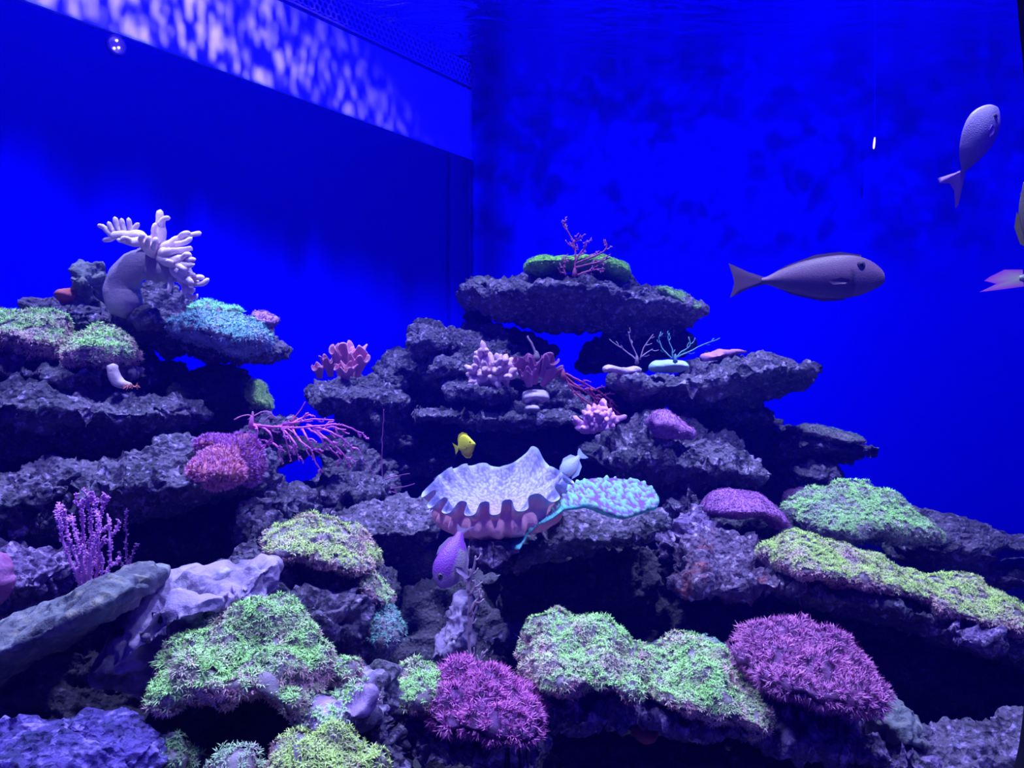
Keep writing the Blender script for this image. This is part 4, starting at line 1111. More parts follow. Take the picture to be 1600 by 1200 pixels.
fan('sea_fan', 'thin curled pink tendrils arching over the rock left of the purple fan', 'sea fan', (395, 652), Yf + 0.06,
    [[(388, 656), (398, 650), (410, 643), (422, 644), (432, 654)], [(366, 656), (380, 650), (392, 650), (398, 654)], [(412, 660), (420, 650), (430, 650)]], 0.0016, (0.6, 0.2, 0.45), twigs=0, seed=3)
WH = (0.66, 0.24, 0.72)
Yw = 1.42
fan('whip_coral', 'bushy pink-violet whip coral behind the tilted grey-green slab', 'gorgonian', (135, 922), Yw,
    [[(130, 925), (118, 895, -0.02), (100, 850, -0.02), (92, 815, -0.02), (90, 798, -0.01), (96, 792)],
     [(132, 925), (124, 890), (108, 840, 0.02), (100, 812, 0.02), (98, 796, 0.02)],
     [(134, 925), (128, 880, -0.03), (122, 850, -0.03), (116, 820, -0.02), (112, 806)],
     [(136, 925), (134, 880), (140, 850), (142, 815), (138, 790), (131, 784)],
     [(136, 925), (132, 870, 0.03), (130, 830, 0.03), (128, 800, 0.02), (128, 780, 0.02)],
     [(138, 925), (140, 880, -0.03), (150, 845, -0.03), (154, 815, -0.02), (148, 788), (142, 770)],
     [(140, 922), (146, 880, 0.02), (152, 840, 0.03), (158, 800, 0.02), (170, 776, 0.02)],
     [(142, 920), (150, 900), (156, 870), (154, 845), (150, 835)],
     [(146, 918), (162, 905, -0.02), (172, 880, -0.02), (172, 840, -0.01), (168, 802, 0)],
     [(140, 922), (155, 910), (160, 890), (158, 870)]], 0.0034, WH, twigs=2, twig_len=22, nub=3.2, nubsize=0.0036, seed=5)
fan('whip_coral', 'single dim violet whip standing right of the bushy whip coral', 'gorgonian', (200, 888), 1.6,
    [[(200, 890), (198, 860), (197, 830), (199, 795)], [(202, 890), (190, 880), (186, 862)], [(202, 888), (208, 866), (214, 850)]], 0.0028, (0.34, 0.12, 0.42), twigs=0, nub=2.5, nubsize=0.0034, seed=7)
RD = (0.36, 0.07, 0.22)
fan('sea_fan', 'thin dark red twiggy sea fan standing on the summit of the reef', 'sea fan', (898, 425), 2.62,
    [[(898, 428), (899, 405), (898, 385), (890, 365), (882, 355), (880, 343)], [(899, 410), (905, 398), (915, 385), (918, 375)], [(899, 412), (915, 405), (930, 400), (942, 394), (948, 385), (946, 374)],
     [(900, 418), (925, 412), (940, 408), (953, 403)], [(898, 390), (895, 380), (905, 372), (907, 368)], [(884, 430), (880, 418), (888, 404)], [(902, 430), (925, 422), (945, 420)]],
    0.0034, RD, colr2=(0.5, 0.2, 0.5), twigs=4, twig_len=11, nub=0.6, nubsize=0.004, seed=9)
fan('sea_fan', 'fallen dark red sea fan lying slantwise below the cupped coral', 'sea fan', (880, 585), 2.48,
    [[(880, 585), (905, 605), (935, 622), (960, 640), (985, 660)], [(882, 590), (900, 614), (925, 632), (945, 640)], [(884, 584), (915, 600), (945, 618), (965, 636)], [(890, 600), (915, 612), (935, 630)]],
    0.0036, (0.4, 0.07, 0.2), twigs=6, twig_len=14, nub=0.8, nubsize=0.004, seed=11)
fan('twig_coral', 'bare pale twig coral hanging upright beside the leaning stone', 'gorgonian', (738, 1040), 1.62,
    [[(738, 1042), (734, 1010), (733, 960), (731, 920), (730, 880), (733, 855)], [(733, 960), (740, 945), (748, 935), (747, 922)], [(734, 990), (739, 965), (745, 950), (752, 932)],
     [(738, 1042), (734, 1028), (731, 1016)], [(749, 1042), (751, 1030), (754, 1018)], [(732, 925), (735, 905), (741, 885), (744, 868)], [(733, 930), (742, 918), (741, 906)]],
    0.0034, (0.34, 0.22, 0.36), twigs=3, twig_len=14, seed=13)
fan('twig_coral', 'fine bare twigs sprouting from the table rock under the summit', 'gorgonian', (995, 562), 2.42,
    [[(995, 562), (980, 550), (965, 540), (952, 530)], [(998, 562), (990, 545), (984, 530), (982, 518)], [(1000, 562), (1005, 545), (1015, 530), (1020, 522)], [(1000, 560), (1012, 550), (1020, 545)]],
    0.0022, (0.3, 0.2, 0.36), twigs=2, twig_len=10, seed=15)
fan('twig_coral', 'blue-green rimmed curly twigs right of the fine bare twigs', 'gorgonian', (1055, 560), 2.42,
    [[(1050, 560), (1035, 545), (1030, 530), (1032, 518)], [(1052, 560), (1050, 545), (1044, 530), (1046, 520)], [(1055, 560), (1065, 550), (1078, 540), (1076, 526)], [(1058, 558), (1080, 548), (1105, 536), (1125, 529)]],
    0.0024, (0.12, 0.3, 0.42), twigs=3, twig_len=10, seed=17)
fan('whip_coral', 'short grey whip rising behind the cupped coral', 'gorgonian', (838, 556), 2.56, [[(838, 556), (832, 540), (824, 525)]], 0.005, (0.3, 0.2, 0.32), twigs=0, seed=19)
fan('whip_coral', 'thin straight magenta whip against the blue gap left of the cliff rock', 'gorgonian', (458, 658), 1.85, [[(458, 658), (467, 643), (477, 628)]], 0.0018, (0.7, 0.1, 0.4), twigs=0, seed=21)
fan('whip_coral', 'very dim violet whips crossing the dark rock right of the sea fan tips', 'gorgonian', (598, 760), 2.4,
    [[(598, 760), (597, 700), (600, 640)], [(598, 755), (580, 735), (560, 712)], [(598, 750), (620, 744), (640, 740)], [(598, 764), (625, 762), (648, 756)], [(598, 760), (612, 768), (632, 774)]], 0.0022, (0.22, 0.05, 0.26), twigs=0, seed=23)


def finger_coral(label, base, Y, tips, r, colr, seed):
    rs = np.random.RandomState(seed)
    root = empty('finger_coral', W(base[0], base[1], Y)); tag(root, label, 'coral')
    b0 = W(base[0], base[1], Y)
    for k, tp in enumerate(tips):
        e = W(tp[0], tp[1], Y + (tp[2] if len(tp) > 2 else rs.uniform(-0.06, 0.03)))
        mid = b0 + (e - b0) * 0.5 + np.array([0, -0.02, -0.01])
        bag = Bag()
        path = spline([b0, mid, e], 9)
        bag.tube(path, r * np.array([1.5, 1.4, 1.3, 1.2, 1.1, 1.0, 1.0, 0.95, 0.6]), 8, colr, wob=r * 0.4)
        for j in range(3):
            i = rs.randint(4, 8); d = e - b0; d = d / np.linalg.norm(d)
            s = rs.normal(size=3) * 0.8 + d * 0.5 + np.array([0, -0.5, 0.5]); s /= np.linalg.norm(s); tl = r * rs.uniform(2.2, 3.6)
            p = path[i]; bag.tube([p, p + s * tl * 0.5, p + s * tl * 0.85, p + s * tl], r * np.array([0.95, 0.85, 0.8, 0.45]), 7, colr, wob=r * 0.3)
        bag.build('finger', mat=M_COLR, parent=root)
    return root


FC = (0.85, 0.50, 0.72)
finger_coral('pale pink stubby finger coral on the craggy summit rock', (770, 585), 2.55,
             [(727, 572), (730, 585), (735, 592), (742, 562), (748, 552), (755, 546), (765, 552), (774, 560), (782, 556), (792, 556), (800, 560), (804, 572), (808, 584), (796, 588), (760, 594), (748, 598), (778, 596), (770, 572), (785, 570), (758, 566)], 0.0115, FC, 31)
finger_coral('violet-pink finger coral below the fallen red sea fan', (932, 660), 2.42,
             [(896, 657), (900, 668), (912, 642), (918, 634), (926, 650), (936, 634), (946, 628), (954, 640), (962, 650), (968, 652), (950, 660), (938, 668), (922, 672), (908, 674), (944, 648), (928, 640)], 0.0095, (0.80, 0.36, 0.80), 33)

# ---------------------------------------------------------------- tree-shaped leather coral
YT = 2.0
root = empty('leather_coral', W(195, 486, YT)); tag(root, 'pale tree-shaped leather coral with thick bent trunk on the upper left ledge', 'soft coral')
LC = (0.32, 0.23, 0.38); LT = (0.92, 0.66, 0.80)
bag = Bag()
s = YT / F
path = spline([W(195, 488, YT), W(193, 470, YT), W(191, 450, YT), W(197, 430, YT - 0.01), W(214, 415, YT - 0.02), W(232, 405, YT - 0.02), W(246, 396, YT - 0.02)], 26)
rad = np.interp(np.linspace(0, 1, 26), [0, 0.12, 0.3, 0.5, 0.7, 0.85, 1.0], [21, 27, 27, 24, 22, 20, 12]) * s
V, q, t = tube(path, rad, 20)
nn_ = vnormals(V, [q]); V = V + nn_ * (0.0035 * perlin(V * [1, 1, 0.3] / 0.012) + 0.004 * perlin(V / 0.04))[:, None]
bag.add(V, q, t, LC)
path = spline([W(228, 418, YT - 0.01), W(255, 420, YT - 0.02), W(280, 425, YT - 0.03), W(292, 440, YT - 0.04), (W(296, 466, YT - 0.05))], 18)
rad = np.interp(np.linspace(0, 1, 18), [0, 0.3, 0.6, 0.8, 1.0], [20, 20, 16, 9, 4]) * s
V, q, t = tube(path, rad, 16)
nn_ = vnormals(V, [q]); V = V + nn_ * (0.003 * perlin(V / 0.015))[:, None]
bag.add(V, q, t, LC)
bag.build('trunk', mat=M_COLR, parent=root)


def limb(pts, r0, r1, fingers, fr=4.2):
    bag = Bag()
    n = 14
    path = spline([W(p[0], p[1], YT + (p[2] if len(p) > 2 else 0)) for p in pts], n)
    bag.tube(path, np.linspace(r0, r1, n) * s, 12, LT, wob=0.004)
    for fg in fingers:
        P = spline([W(p[0], p[1], YT + (p[2] if len(p) > 2 else -0.02)) for p in fg], 8)
        bag.tube(P, fr * s * np.array([1.1, 1.05, 1, 1, 0.98, 0.98, 0.92, 0.7]), 9, LT, wob=0.0015)
    bag.build('branch', mat=M_COLR, parent=root)


limb([(242, 400, -0.03), (248, 370, -0.04), (250, 348, -0.04), (250, 330, -0.04)], 14, 4, [[(250, 352, -0.05), (256, 342, -0.05), (264, 341, -0.05)], [(246, 378, -0.06), (240, 362, -0.08), (243, 350, -0.08)]])
limb([(250, 395, -0.03), (270, 380, -0.06), (290, 370, -0.06), (312, 364, -0.05)], 11, 3.2, [[(280, 372, -0.06), (286, 366, -0.08), (296, 364, -0.08)], [(275, 382, -0.08), (290, 378, -0.09), (298, 372, -0.09)]])
limb([(252, 398, -0.04), (265, 393, -0.09), (280, 392, -0.1), (300, 388, -0.1)], 8.5, 3, [])
limb([(238, 392, -0.03), (222, 372, -0.05), (205, 368, -0.06), (176, 368, -0.06)], 11, 5,
     [[(205, 368), (203, 355), (201, 342)], [(196, 368), (192, 354), (190, 343)], [(188, 366), (183, 354), (180, 341)], [(180, 366), (174, 358), (170, 348)], [(176, 368), (168, 362), (161, 354), (154, 353)],
      [(178, 370), (172, 374), (162, 375)], [(208, 368), (210, 358), (216, 350)]])
limb([(240, 394, -0.04), (222, 380, -0.1), (206, 378, -0.12), (186, 376, -0.12)], 9, 4, [[(218, 380, -0.1), (221, 370, -0.13), (223, 366, -0.13)], [(230, 384, -0.1), (232, 374, -0.12), (233, 370, -0.12)], [(205, 378, -0.12), (196, 372, -0.14), (190, 376, -0.14)], [(240, 388, -0.1), (242, 378, -0.13), (244, 372, -0.13)]])
limb([(255, 402, -0.04), (268, 408, -0.08), (282, 406, -0.1), (296, 402, -0.1)], 11, 5, [[(284, 406, -0.1), (290, 398, -0.12), (298, 398, -0.12)], [(290, 404, -0.1), (298, 406, -0.12), (304, 405, -0.12)], [(284, 412, -0.1), (294, 415, -0.12), (302, 413, -0.12)], [(278, 414, -0.1), (288, 420, -0.12), (294, 421, -0.12)], [(272, 412, -0.09), (262, 408, -0.13)]])
limb([(272, 420, -0.04), (285, 432, -0.08), (296, 440, -0.08), (308, 442, -0.08)], 10, 5,
     [[(284, 432, -0.08), (292, 428, -0.11), (304, 430, -0.11)], [(298, 440, -0.08), (306, 434, -0.1), (318, 433, -0.1)], [(304, 442, -0.08), (314, 444, -0.1), (325, 437, -0.1)], [(288, 438, -0.08), (296, 438, -0.12), (300, 444, -0.12)], [(282, 424, -0.08), (290, 426, -0.12)]])
limb([(285, 438, -0.05), (290, 450, -0.07), (295, 458, -0.07)], 7, 4, [[(292, 452, -0.07), (300, 454, -0.1), (304, 452, -0.1)], [(294, 460, -0.07), (302, 466, -0.09), (308, 461, -0.09)], [(268, 430, -0.04), (266, 444, -0.05), (264, 456, -0.05)]], fr=3.6)

# small trunked coral under the second green mound, with an orange fringe
root = empty('leather_coral', W(190, 600, 1.88)); tag(root, 'small pale stalk and flat foot with orange fringe under the domed green mound', 'soft coral')
bag = Bag(); bag.tube(spline([W(176, 572, 1.84), W(178, 588, 1.84), W(186, 598, 1.84), W(204, 602, 1.83)], 12), np.array([9, 9, 9, 9, 9, 9, 9, 9, 8, 7, 6, 4]) * 1.84 / F, 12, (0.5, 0.36, 0.5), wob=0.004)
bag.build('stalk', mat=M_COLR, parent=root)
bag = Bag(); rs = np.random.RandomState(2)
for k in range(46):
    a = rs.rand() * 3.14; p = W(206 + 8 * math.cos(a), 603 + 2 * rs.rand(), 1.83 - 0.02 * math.sin(a)); d = np.array([math.cos(a) * 0.7, -math.sin(a) * 0.7, 0.25 * rs.randn()]) * 0.012
    bag.tube([p, p + d * 0.5, p + d], [0.0012, 0.0011, 0.0006], 4, (0.62, 0.2, 0.2))
o = bag.build('fringe', parent=root); o['kind'] = 'stuff'

# ---------------------------------------------------------------- ruffled cup coral
def cup():
    Y = 1.80
    root = empty('cup_coral', W(775, 838, Y)); tag(root, 'large lavender cup coral with ruffled pale rim and salmon underside, centre', 'coral')
    s = Y / F
    c = W(778, 764, Y - 0.02)
    tilt = math.radians(13)
    ex = np.array([1.0, 0, 0.10]); ex /= np.linalg.norm(ex)
    up = np.array([0.06, -math.sin(tilt), math.cos(tilt)]); up /= np.linalg.norm(up)
    ey = np.cross(up, ex)
    foot = W(782, 836, Y + 0.0)
    NA, NR = 360, 60
    th = np.linspace(0, 2 * math.pi, NA, endpoint=False)
    rr = np.linspace(0.0, 1, NR)
    T, R = np.meshgrid(th, rr)
    # outline of the rim: wide left lobe, pinched back middle, pointed right-back ear
    ax = 104 * s
    rim = 1 + 0.05 * np.cos(2 * T) - 0.16 * np.exp(-((T - 1.45) / 0.25) ** 2) + 0.10 * np.exp(-((T - 1.02) / 0.2) ** 2) + 0.0 * T
    amp = np.clip((R - 0.66) / 0.34, 0, 1) ** 1.3
    K = 16
    ph = T * K + 1.1 * np.sin(T * 3) + 0.5 * np.sin(T * 5 + 1)
    lobe = np.tanh(1.1 * np.cos(ph)) * 1.15
    frontw = 0.35 + 0.65 * (0.5 - 0.5 * np.tanh((np.sin(T) - 0.55) * 4))
    rad = R * rim * ax * (1 + 0.095 * lobe * amp * frontw)
    Tn = T + (0.40 / K) * np.sin(2 * ph) * amp * frontw
    x = rad * np.cos(Tn); y = rad * np.sin(Tn) * 0.92
    zz = -0.055 * (1 - R ** 1.6) - 0.012 * lobe * amp * frontw + 0.008 * amp
    zz += 0.04 * np.exp(-((T - 1.02) / 0.22) ** 2) * R ** 3
    zz += 0.02 * np.exp(-((T - 2.4) / 0.8) ** 2) * R ** 3
    P = c + x[..., None] * ex + y[..., None] * ey + zz[..., None] * up
    P = P.reshape(-1, 3)
    # polyp bumps inside
    inner = ((1 - amp) * 0.9 + 0.1).ravel()
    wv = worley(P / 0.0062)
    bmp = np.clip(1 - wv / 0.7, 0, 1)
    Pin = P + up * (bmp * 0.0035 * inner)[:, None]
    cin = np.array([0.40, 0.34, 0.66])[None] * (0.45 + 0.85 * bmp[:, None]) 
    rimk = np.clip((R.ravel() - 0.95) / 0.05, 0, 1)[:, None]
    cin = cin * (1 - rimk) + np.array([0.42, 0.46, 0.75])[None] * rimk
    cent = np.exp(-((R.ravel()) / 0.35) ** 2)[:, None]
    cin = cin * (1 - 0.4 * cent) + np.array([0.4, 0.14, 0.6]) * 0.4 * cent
    i, j = np.meshgrid(np.arange(NR - 1), np.arange(NA), indexing='ij')
    q = np.stack([i * NA + j, i * NA + (j + 1) % NA, (i + 1) * NA + (j + 1) % NA, (i + 1) * NA + j], 2).reshape(-1, 4)
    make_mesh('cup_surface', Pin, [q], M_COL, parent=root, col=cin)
    # outer wall from the rim down to a broad foot
    NO = 22
    rimP = P.reshape(NR, NA, 3)[-1]; rim8 = P.reshape(NR, NA, 3)[int(NR * 0.84)]
    fx = 48 * s
    fr = foot + np.cos(th)[:, None] * fx * ex + np.sin(th)[:, None] * fx * 0.7 * np.array([0, 1.0, 0])
    rows = []
    for k in range(NO):
        u = k / (NO - 1)
        if u < 0.2:
            p = rimP * (1 - u / 0.2) + (rim8 - up * 0.012) * (u / 0.2)
        else:
            v = (u - 0.2) / 0.8
            sm = rim8 - up * 0.012
            p = sm * (1 - v) + fr * v
            out = (sm - c); out -= up * (out @ up)[:, None]; out /= np.maximum(np.linalg.norm(out, axis=1), 1e-9)[:, None]
            p = p + out * (0.036 * math.sin(v * math.pi))
            p = p + out * (0.0035 * np.sin(th * 26 + np.sin(th * 5) * 2))[:, None] * math.sin(v * math.pi)
        rows.append(p)
    Po = np.array(rows).reshape(-1, 3)
    i, j = np.meshgrid(np.arange(NO - 1), np.arange(NA), indexing='ij')
    q = np.stack([i * NA + j, (i + 1) * NA + j, (i + 1) * NA + (j + 1) % NA, i * NA + (j + 1) % NA], 2).reshape(-1, 4)
    u = np.repeat(np.linspace(0, 1, NO), NA)[:, None]
    co = np.array([1.0, 0.42, 0.66])[None] * (1 - u) + np.array([1.0, 0.40, 0.62])[None] * u
    rk = np.clip(1 - u / 0.12, 0, 1); co = co * (1 - rk) + np.array([0.5, 0.55, 0.9]) * rk
    o = make_mesh('cup_wall', Po, [q], M_COLR, parent=root, col=co); o['label'] = 'salmon-pink fluted underside'
cup()

# ---------------------------------------------------------------- teal plate coral
def plate():
    Y = 1.74
    poly = [(812, 838), (822, 818), (846, 802), (870, 785), (878, 768), (900, 754), (928, 747), (965, 747), (1000, 752), (1022, 764), (1027, 778), (1015, 790), (985, 800), (962, 806), (940, 800), (910, 788), (880, 792), (862, 806), (838, 818), (826, 832), (812, 852), (788, 850), (800, 842)]
    SEED[0] += 1
    V, ff, fb, nf, G2 = solid(poly, Y, 0.14, g=2.0, crag=0.6, lip=0.9, top=0.0, under=0.9, R=18, tb=0.02, seed=SEED[0])
    n = vnormals(V, [ff, fb])
    d, near, ins = seg_dist(G2, outline(poly, 0.6, 2.4, SEED[0]))
    px, py = G2[:, 0], G2[:, 1]
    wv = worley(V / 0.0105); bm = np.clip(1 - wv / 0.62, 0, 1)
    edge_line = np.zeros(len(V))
    # bare lip in plain teal along the front edge
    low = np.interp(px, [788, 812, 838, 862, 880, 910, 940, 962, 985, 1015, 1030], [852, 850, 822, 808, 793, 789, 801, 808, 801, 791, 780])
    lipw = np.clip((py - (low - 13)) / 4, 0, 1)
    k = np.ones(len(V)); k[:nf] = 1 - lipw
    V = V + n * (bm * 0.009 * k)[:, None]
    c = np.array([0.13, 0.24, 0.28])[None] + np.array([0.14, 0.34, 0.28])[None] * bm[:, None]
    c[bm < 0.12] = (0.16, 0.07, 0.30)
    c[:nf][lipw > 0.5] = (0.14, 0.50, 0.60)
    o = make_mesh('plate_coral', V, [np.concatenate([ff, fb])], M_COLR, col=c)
    tag(o, 'teal plate coral with knobbly top and pale lip, right of the cup coral', 'coral')
plate()
lumpy('plate_coral', 'reddish-purple fan plate cut off by the left edge, lower ledge', 'coral', [(-30, 860), (0, 862), (12, 875), (21, 905), (18, 925), (6, 942), (-30, 950)], 1.4, 0.03, (0.36, 0.10, 0.34), 0.004, sc=0.012, col2=(0.5, 0.18, 0.5))
# fuzzy white fish-like blur is a small pale fish: built with the fish below
# ---------------------------------------------------------------- fish
def fish(name, label, tail, head, Y, prof, hs, thick, yaw, colors, tailshape, eye=(0.88, 0.15, 0.055), dorsal=None, anal=None, pect=None, flip=1, fincol=None, bodyfn=None, cat='fish', roll=0.0, tipcol=None):
    """tail, head: pixel ends of the body; prof: (s, top, bottom) normalised to body length; yaw (rad) turns the nose towards the viewer"""
    A = W(tail[0], tail[1], Y); B = W(head[0], head[1], Y)
    d = B - A; Lp = np.linalg.norm(d); d /= Lp
    Lb = Lp / math.cos(yaw)
    ax = d * math.cos(yaw) + np.array([0, -1, 0]) * math.sin(yaw); ax /= np.linalg.norm(ax)
    upv = np.array([-d[2], 0, d[0]]) * flip
    side = np.cross(ax, upv)
    upv = upv * math.cos(roll) + side * math.sin(roll); side = np.cross(ax, upv)
    C0 = A - (ax - d * math.cos(yaw)) * Lb * 0.5
    root = empty(name, C0 + ax * Lb * 0.5); tag(root, label, cat)
    pr = np.array(prof, float)
    NS, NA = 44, 22
    u = np.linspace(0, 1, NS); u = 0.5 - 0.5 * np.cos(u * math.pi)
    top = np.interp(u, pr[:, 0], pr[:, 1]) * hs; bot = np.interp(u, pr[:, 0], pr[:, 2]) * hs
    for _ in range(2):
        top[1:-1] = (top[:-2] + 2 * top[1:-1] + top[2:]) / 4; bot[1:-1] = (bot[:-2] + 2 * bot[1:-1] + bot[2:]) / 4
    hmid = (top + bot) / 2; hh = (top - bot) / 2
    tw = thick * np.sin(np.clip(u * 0.93 + 0.07, 0, 1) ** 1.25 * math.pi * 0.93 + 0.08) ** 0.8 * 0.5
    tw = np.minimum(tw, hh * 1.1 + 0.002)
    V, Cc = [], []
    for i in range(NS):
        for k in range(NA):
            a = 2 * math.pi * k / NA
            vy = math.sin(a); vz = math.cos(a)
            ez = hmid[i] + hh[i] * vz
            ey = tw[i] * math.copysign(abs(vy) ** 0.85, vy) * (1 - 0.25 * abs(vz))
            V.append(C0 + ax * Lb * u[i] + upv * Lb * ez + side * Lb * ey)
            Cc.append(bodyfn(u[i], vz, k) if bodyfn else np.array(colors[1]) + (np.array(colors[0]) - np.array(colors[1])) * (0.5 + 0.5 * vz))
    V = np.array(V); Cc = np.array(Cc)
    i, j = np.meshgrid(np.arange(NS - 1), np.arange(NA), indexing='ij')
    q = np.stack([i * NA + j, i * NA + (j + 1) % NA, (i + 1) * NA + (j + 1) % NA, (i + 1) * NA + j], 2).reshape(-1, 4)
    V = np.concatenate([V, [V[:NA].mean(0), V[-NA:].mean(0) + ax * Lb * 0.004]])
    b0 = NS * NA; k = np.arange(NA)
    t = np.concatenate([np.stack([np.full(NA, b0), (k + 1) % NA, k], 1), np.stack([np.full(NA, b0 + 1), (NS - 1) * NA + k, (NS - 1) * NA + (k + 1) % NA], 1)])
    Cc = np.concatenate([Cc, [Cc[0], Cc[-NA]]])
    make_mesh('body', V, [q, t], M_FISH, parent=root, col=Cc)
    fc = fincol or colors[1]

    def fin(nm, pts, th=0.004, c=fc, offs=0.0, sidev=None, fan_from=None, rays=True, c2=None):
        """flat membrane: outline in (s, h) body units, thickened at the root, with rays as ridges"""
        P = np.array(pts, float); n = len(P)
        cen = P.mean(0) if fan_from is None else np.array(fan_from)
        V = []; Cf = []
        ringn = 4
        for sd in (1, -1):
            for r in range(ringn + 1):
                f = r / ringn
                for p in P:
                    pp = cen + (p - cen) * f
                    th_ = th * (1 - f * 0.85) * sd
                    if sidev is None: w = C0 + ax * Lb * pp[0] + upv * Lb * pp[1] + side * Lb * (th_ + offs)
                    else: w = C0 + ax * Lb * pp[0] + upv * Lb * pp[1] + side * Lb * (th_ + offs + sidev * f)
                    V.append(w); Cf.append(np.array(c) * (1 - f) + np.array(c if c2 is None else c2) * f)
        Q = []
        for sd in range(2):
            for r in range(ringn):
                for k in range(n):
                    a = sd * (ringn + 1) * n + r * n + k; b = sd * (ringn + 1) * n + r * n + (k + 1) % n
                    Q.append((a, b, b + n, a + n) if sd == 0 else (b, a, a + n, b + n))
        make_mesh(nm, V, [Q], M_FIN, parent=root, col=np.array(Cf))
    fin('caudal_fin', tailshape, 0.006, fan_from=(0.02, 0.0), c2=np.array(fc) * 0.8 if tipcol is None else tipcol)
    if dorsal: fin('dorsal_fin', dorsal, 0.004)
    if anal: fin('anal_fin', anal, 0.004)
    fs = 1 if side[1] < 0 else -1     # the side turned to the window
    for sgn, nm in ((fs, 'pectoral_fin'), (-fs, 'pectoral_fin')):
        if pect:
            i = int(np.argmin(abs(u - pect[0][0])))
            fin(nm, pect, 0.003, offs=sgn * (tw[i] * 0.9), sidev=sgn * 0.02, fan_from=pect[0])
    for sgn in (1, -1):
        iu = np.argmin(abs(u - eye[0])); off = tw[iu] * math.sqrt(max(0, 1 - ((eye[1] * hs * 2.2 - hmid[iu]) / max(hh[iu], 1e-4)) ** 2)) * 0.86
        ez = eye[1] * hs * 2.2
        c = C0 + ax * Lb * eye[0] + upv * Lb * ez + side * Lb * off * sgn
        r = eye[2] * Lb
        Vv, Fq = lathe_dir(c, side * sgn, [(0.0, -r * 0.3), (r, -r * 0.2), (r * 0.95, r * 0.15), (r * 0.6, r * 0.4), (0.0, r * 0.5)], 14)
        e = make_mesh('eye', Vv, [Fq], M_COL, parent=root, col=np.tile(np.array((0.06, 0.04, 0.07)), (len(Vv), 1)))
        r2 = r * 0.5
        Vv, Fq = lathe_dir(c + side * sgn * r * 0.36, side * sgn, [(0.0, 0.0), (r2, 0.0), (r2 * 0.8, r2 * 0.25), (0.0, r2 * 0.4)], 12)
        # pupil
        pu = make_mesh('pupil', Vv, [Fq], material('pupil', (0.002, 0.002, 0.004), 0.15, spec=0.8), parent=root)
    return root


M_FISH = material('fish_skin', attr=True, rough=0.45, spec=0.35, bump=[(350, 0.0006, 'voronoi')])
M_FIN = material('fish_fin', attr=True, rough=0.6, spec=0.2)
UNI = [(0, 0.022, -0.022), (0.06, 0.04, -0.035), (0.14, 0.085, -0.07), (0.3, 0.145, -0.125), (0.48, 0.185, -0.165), (0.65, 0.20, -0.17), (0.78, 0.19, -0.155), (0.88, 0.15, -0.115), (0.95, 0.10, -0.085), (0.985, 0.062, -0.06), (1.0, 0.03, -0.045)]


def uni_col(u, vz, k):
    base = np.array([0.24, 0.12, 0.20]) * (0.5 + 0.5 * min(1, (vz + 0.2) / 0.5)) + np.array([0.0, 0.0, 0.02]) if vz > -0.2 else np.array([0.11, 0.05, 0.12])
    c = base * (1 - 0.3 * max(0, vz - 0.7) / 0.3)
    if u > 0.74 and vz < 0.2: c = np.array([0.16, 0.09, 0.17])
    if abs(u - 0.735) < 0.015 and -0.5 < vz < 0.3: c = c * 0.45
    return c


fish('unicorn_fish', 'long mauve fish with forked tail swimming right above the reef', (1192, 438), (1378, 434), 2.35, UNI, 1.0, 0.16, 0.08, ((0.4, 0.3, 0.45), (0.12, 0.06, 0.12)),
     [(0.03, 0.03), (-0.1, 0.075), (-0.27, 0.16), (-0.235, 0.05), (-0.225, -0.01), (-0.24, -0.07), (-0.265, -0.135), (-0.1, -0.06), (0.03, -0.03)],
     eye=(0.80, 0.045, 0.036), dorsal=[(0.05, 0.035), (0.2, 0.12), (0.45, 0.205), (0.65, 0.222), (0.82, 0.19), (0.82, 0.16), (0.5, 0.15), (0.2, 0.08)],
     anal=[(0.08, -0.035), (0.25, -0.125), (0.5, -0.188), (0.68, -0.182), (0.68, -0.15), (0.4, -0.12), (0.2, -0.07)], pect=[(0.70, -0.02), (0.62, 0.0), (0.52, -0.03), (0.56, -0.06), (0.66, -0.055)], bodyfn=uni_col)


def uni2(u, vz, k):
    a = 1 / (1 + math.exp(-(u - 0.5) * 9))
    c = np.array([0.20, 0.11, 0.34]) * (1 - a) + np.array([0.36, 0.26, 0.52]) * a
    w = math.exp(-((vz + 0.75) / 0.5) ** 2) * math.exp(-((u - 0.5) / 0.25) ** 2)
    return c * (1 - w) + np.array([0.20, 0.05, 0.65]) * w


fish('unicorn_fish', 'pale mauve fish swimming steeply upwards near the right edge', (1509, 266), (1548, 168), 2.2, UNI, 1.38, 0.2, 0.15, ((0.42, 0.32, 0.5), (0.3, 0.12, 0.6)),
     [(0.03, 0.03), (-0.1, 0.12), (-0.22, 0.30), (-0.27, 0.24), (-0.22, 0.1), (-0.3, -0.01), (-0.52, -0.13), (-0.46, -0.15), (-0.15, -0.08), (0.03, -0.03)], eye=(0.86, -0.02, 0.035),
     dorsal=[(0.05, 0.035), (0.2, 0.14), (0.45, 0.24), (0.65, 0.255), (0.82, 0.2), (0.5, 0.18), (0.2, 0.09)], anal=[(0.08, -0.035), (0.25, -0.145), (0.5, -0.22), (0.68, -0.21), (0.4, -0.14), (0.2, -0.07)],
     pect=[(0.72, -0.06), (0.62, -0.05), (0.55, -0.1), (0.62, -0.13), (0.70, -0.1)], bodyfn=uni2)
TANG = [(0, 0.04, -0.04), (0.08, 0.12, -0.1), (0.2, 0.27, -0.24), (0.4, 0.36, -0.32), (0.6, 0.36, -0.3), (0.76, 0.27, -0.22), (0.87, 0.15, -0.13), (0.94, 0.07, -0.08), (1.0, 0.015, -0.03)]
YL = (0.85, 0.80, 0.03)
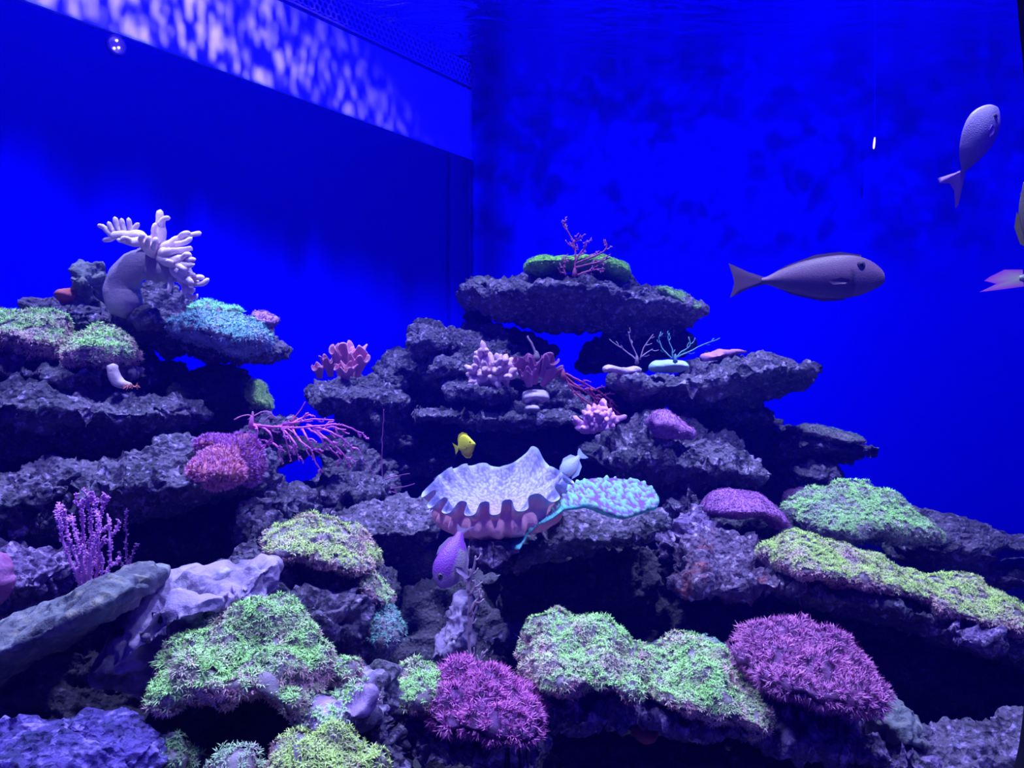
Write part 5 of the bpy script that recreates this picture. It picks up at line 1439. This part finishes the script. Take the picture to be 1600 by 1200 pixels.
fish('yellow_tang', 'small bright yellow disc-shaped fish above the ruffled cup coral', (715, 701), (743, 692), 2.05, TANG, 1.25, 0.22, 0.75, (YL, YL),
     [(0.04, 0.04), (-0.1, 0.15), (-0.24, 0.26), (-0.2, 0.05), (-0.22, -0.1), (-0.26, -0.24), (-0.1, -0.14), (0.04, -0.04)], eye=(0.82, 0.04, 0.035),
     dorsal=[(0.06, 0.08), (0.1, 0.3), (0.25, 0.5), (0.5, 0.56), (0.72, 0.46), (0.78, 0.3), (0.5, 0.35), (0.2, 0.2)], anal=[(0.06, -0.08), (0.1, -0.28), (0.25, -0.46), (0.5, -0.5), (0.68, -0.38), (0.5, -0.28), (0.2, -0.18)],
     pect=[(0.62, -0.02), (0.52, 0.02), (0.45, -0.03), (0.52, -0.08)], fincol=(0.8, 0.75, 0.03), flip=1)
ANT = [(0, 0.05, -0.05), (0.1, 0.09, -0.08), (0.25, 0.17, -0.15), (0.45, 0.24, -0.22), (0.65, 0.26, -0.25), (0.8, 0.23, -0.22), (0.91, 0.15, -0.15), (0.97, 0.08, -0.09), (1.0, 0.02, -0.03)]


def ant_col(u, vz, k):
    c = np.array([0.24, 0.05, 0.46]) * (0.8 + 0.2 * (1 - u))
    if vz > 0.4: c = np.array([0.28, 0.2, 0.32]) if u > 0.3 else c
    if u > 0.8: c = np.array([0.2, 0.1, 0.34])
    return c


fish('purple_fish', 'purple fish swimming steeply down just below the cup coral', (718, 836), (692, 914), 1.5, ANT, 1.1, 0.34, 0.45, ((0.4, 0.14, 0.6), (0.34, 0.1, 0.6)),
     [(0.04, 0.04), (-0.06, 0.1), (-0.22, 0.24), (-0.1, 0.07), (-0.09, -0.02), (-0.14, -0.1), (-0.06, -0.08), (0.04, -0.04)], eye=(0.83, -0.035, 0.05),
     dorsal=[(0.1, 0.08), (0.15, 0.14), (0.4, 0.29), (0.65, 0.32), (0.8, 0.26), (0.6, 0.24), (0.3, 0.18)], anal=[(0.08, -0.07), (0.15, -0.17), (0.35, -0.27), (0.5, -0.27), (0.35, -0.18), (0.2, -0.1)],
     pect=[(0.62, 0.1), (0.6, 0.22), (0.72, 0.38), (0.76, 0.34), (0.7, 0.15)], bodyfn=ant_col, fincol=(0.24, 0.15, 0.34))
fish('yellow_tang', 'yellow fish with its head up, cut off by the right edge', (1640, 392), (1590, 289), 1.8, TANG, 0.62, 0.16, 0.3, ((0.7, 0.6, 0.1), (0.55, 0.45, 0.2)),
     [(0.04, 0.04), (-0.1, 0.15), (-0.24, 0.26), (-0.2, 0.05), (-0.26, -0.24), (-0.1, -0.14), (0.04, -0.04)], eye=(0.84, -0.03, 0.04),
     dorsal=[(0.06, 0.08), (0.25, 0.3), (0.5, 0.34), (0.72, 0.26), (0.5, 0.2)], anal=[(0.06, -0.08), (0.25, -0.26), (0.5, -0.28), (0.68, -0.2), (0.5, -0.14)], fincol=(0.6, 0.5, 0.12), flip=-1)
fish('pale_fish', 'whitish fish whose forked magenta-edged tail enters at the right edge', (1594, 434), (1700, 426), 1.8, ANT, 0.62, 0.2, 0.05, ((0.6, 0.62, 0.45), (0.5, 0.5, 0.6)),
     [(0.06, 0.12), (-0.2, 0.14), (-0.42, 0.05), (-0.5, 0.0), (-0.33, -0.06), (-0.58, -0.16), (-0.3, -0.15), (0.06, -0.13)], eye=(0.88, 0.05, 0.05),
     dorsal=[(0.1, 0.05), (0.3, 0.14), (0.6, 0.2), (0.5, 0.1)], fincol=(0.85, 0.85, 0.5), tipcol=(0.8, 0.1, 0.8))
fish('small_white_fish', 'small fuzzy white and blue fish between cup coral and rough rock', (906, 714), (876, 742), 2.0, ANT, 1.1, 0.3, 0.5, ((0.5, 0.5, 0.62), (0.2, 0.24, 0.6)),
     [(0.04, 0.06), (-0.1, 0.2), (-0.22, 0.26), (-0.18, 0.0), (-0.22, -0.2), (-0.1, -0.16), (0.04, -0.06)], eye=(0.86, 0.05, 0.04),
     dorsal=[(0.1, 0.1), (0.2, 0.3), (0.5, 0.42), (0.8, 0.34), (0.6, 0.2), (0.3, 0.14)], anal=[(0.1, -0.1), (0.2, -0.26), (0.5, -0.34), (0.65, -0.28), (0.4, -0.16)], fincol=(0.3, 0.34, 0.7))


# repeats of a kind share a group
GROUPS = dict(reef_rock='porous reef rocks stacked in the tank', rock_slab='flat rock slabs and ledges of the reef', rock='small rocks wedged between the ledges',
              background_rock='dark rock masses behind the ledges', star_polyp_colony='star polyp colonies on the rocks', feather_coral='magenta feathery corals',
              flower_anemone='flower anemones on the violet slab', dome_coral='purple dome corals on the right', crust_coral='crusting corals on the ledges', sponge='red sponges',
              sea_fan='branching sea fans', whip_coral='whip corals', twig_coral='bare twig corals', finger_coral='stubby finger corals', unicorn_fish='long mauve fish',
              yellow_tang='yellow disc-shaped fish', leather_coral='leather corals of the left stack', plate_coral='plate corals')
for o in bpy.data.objects:
    if o.parent is None and 'category' in o:
        k = o.name.split('.')[0]
        if k in GROUPS: o['group'] = GROUPS[k]
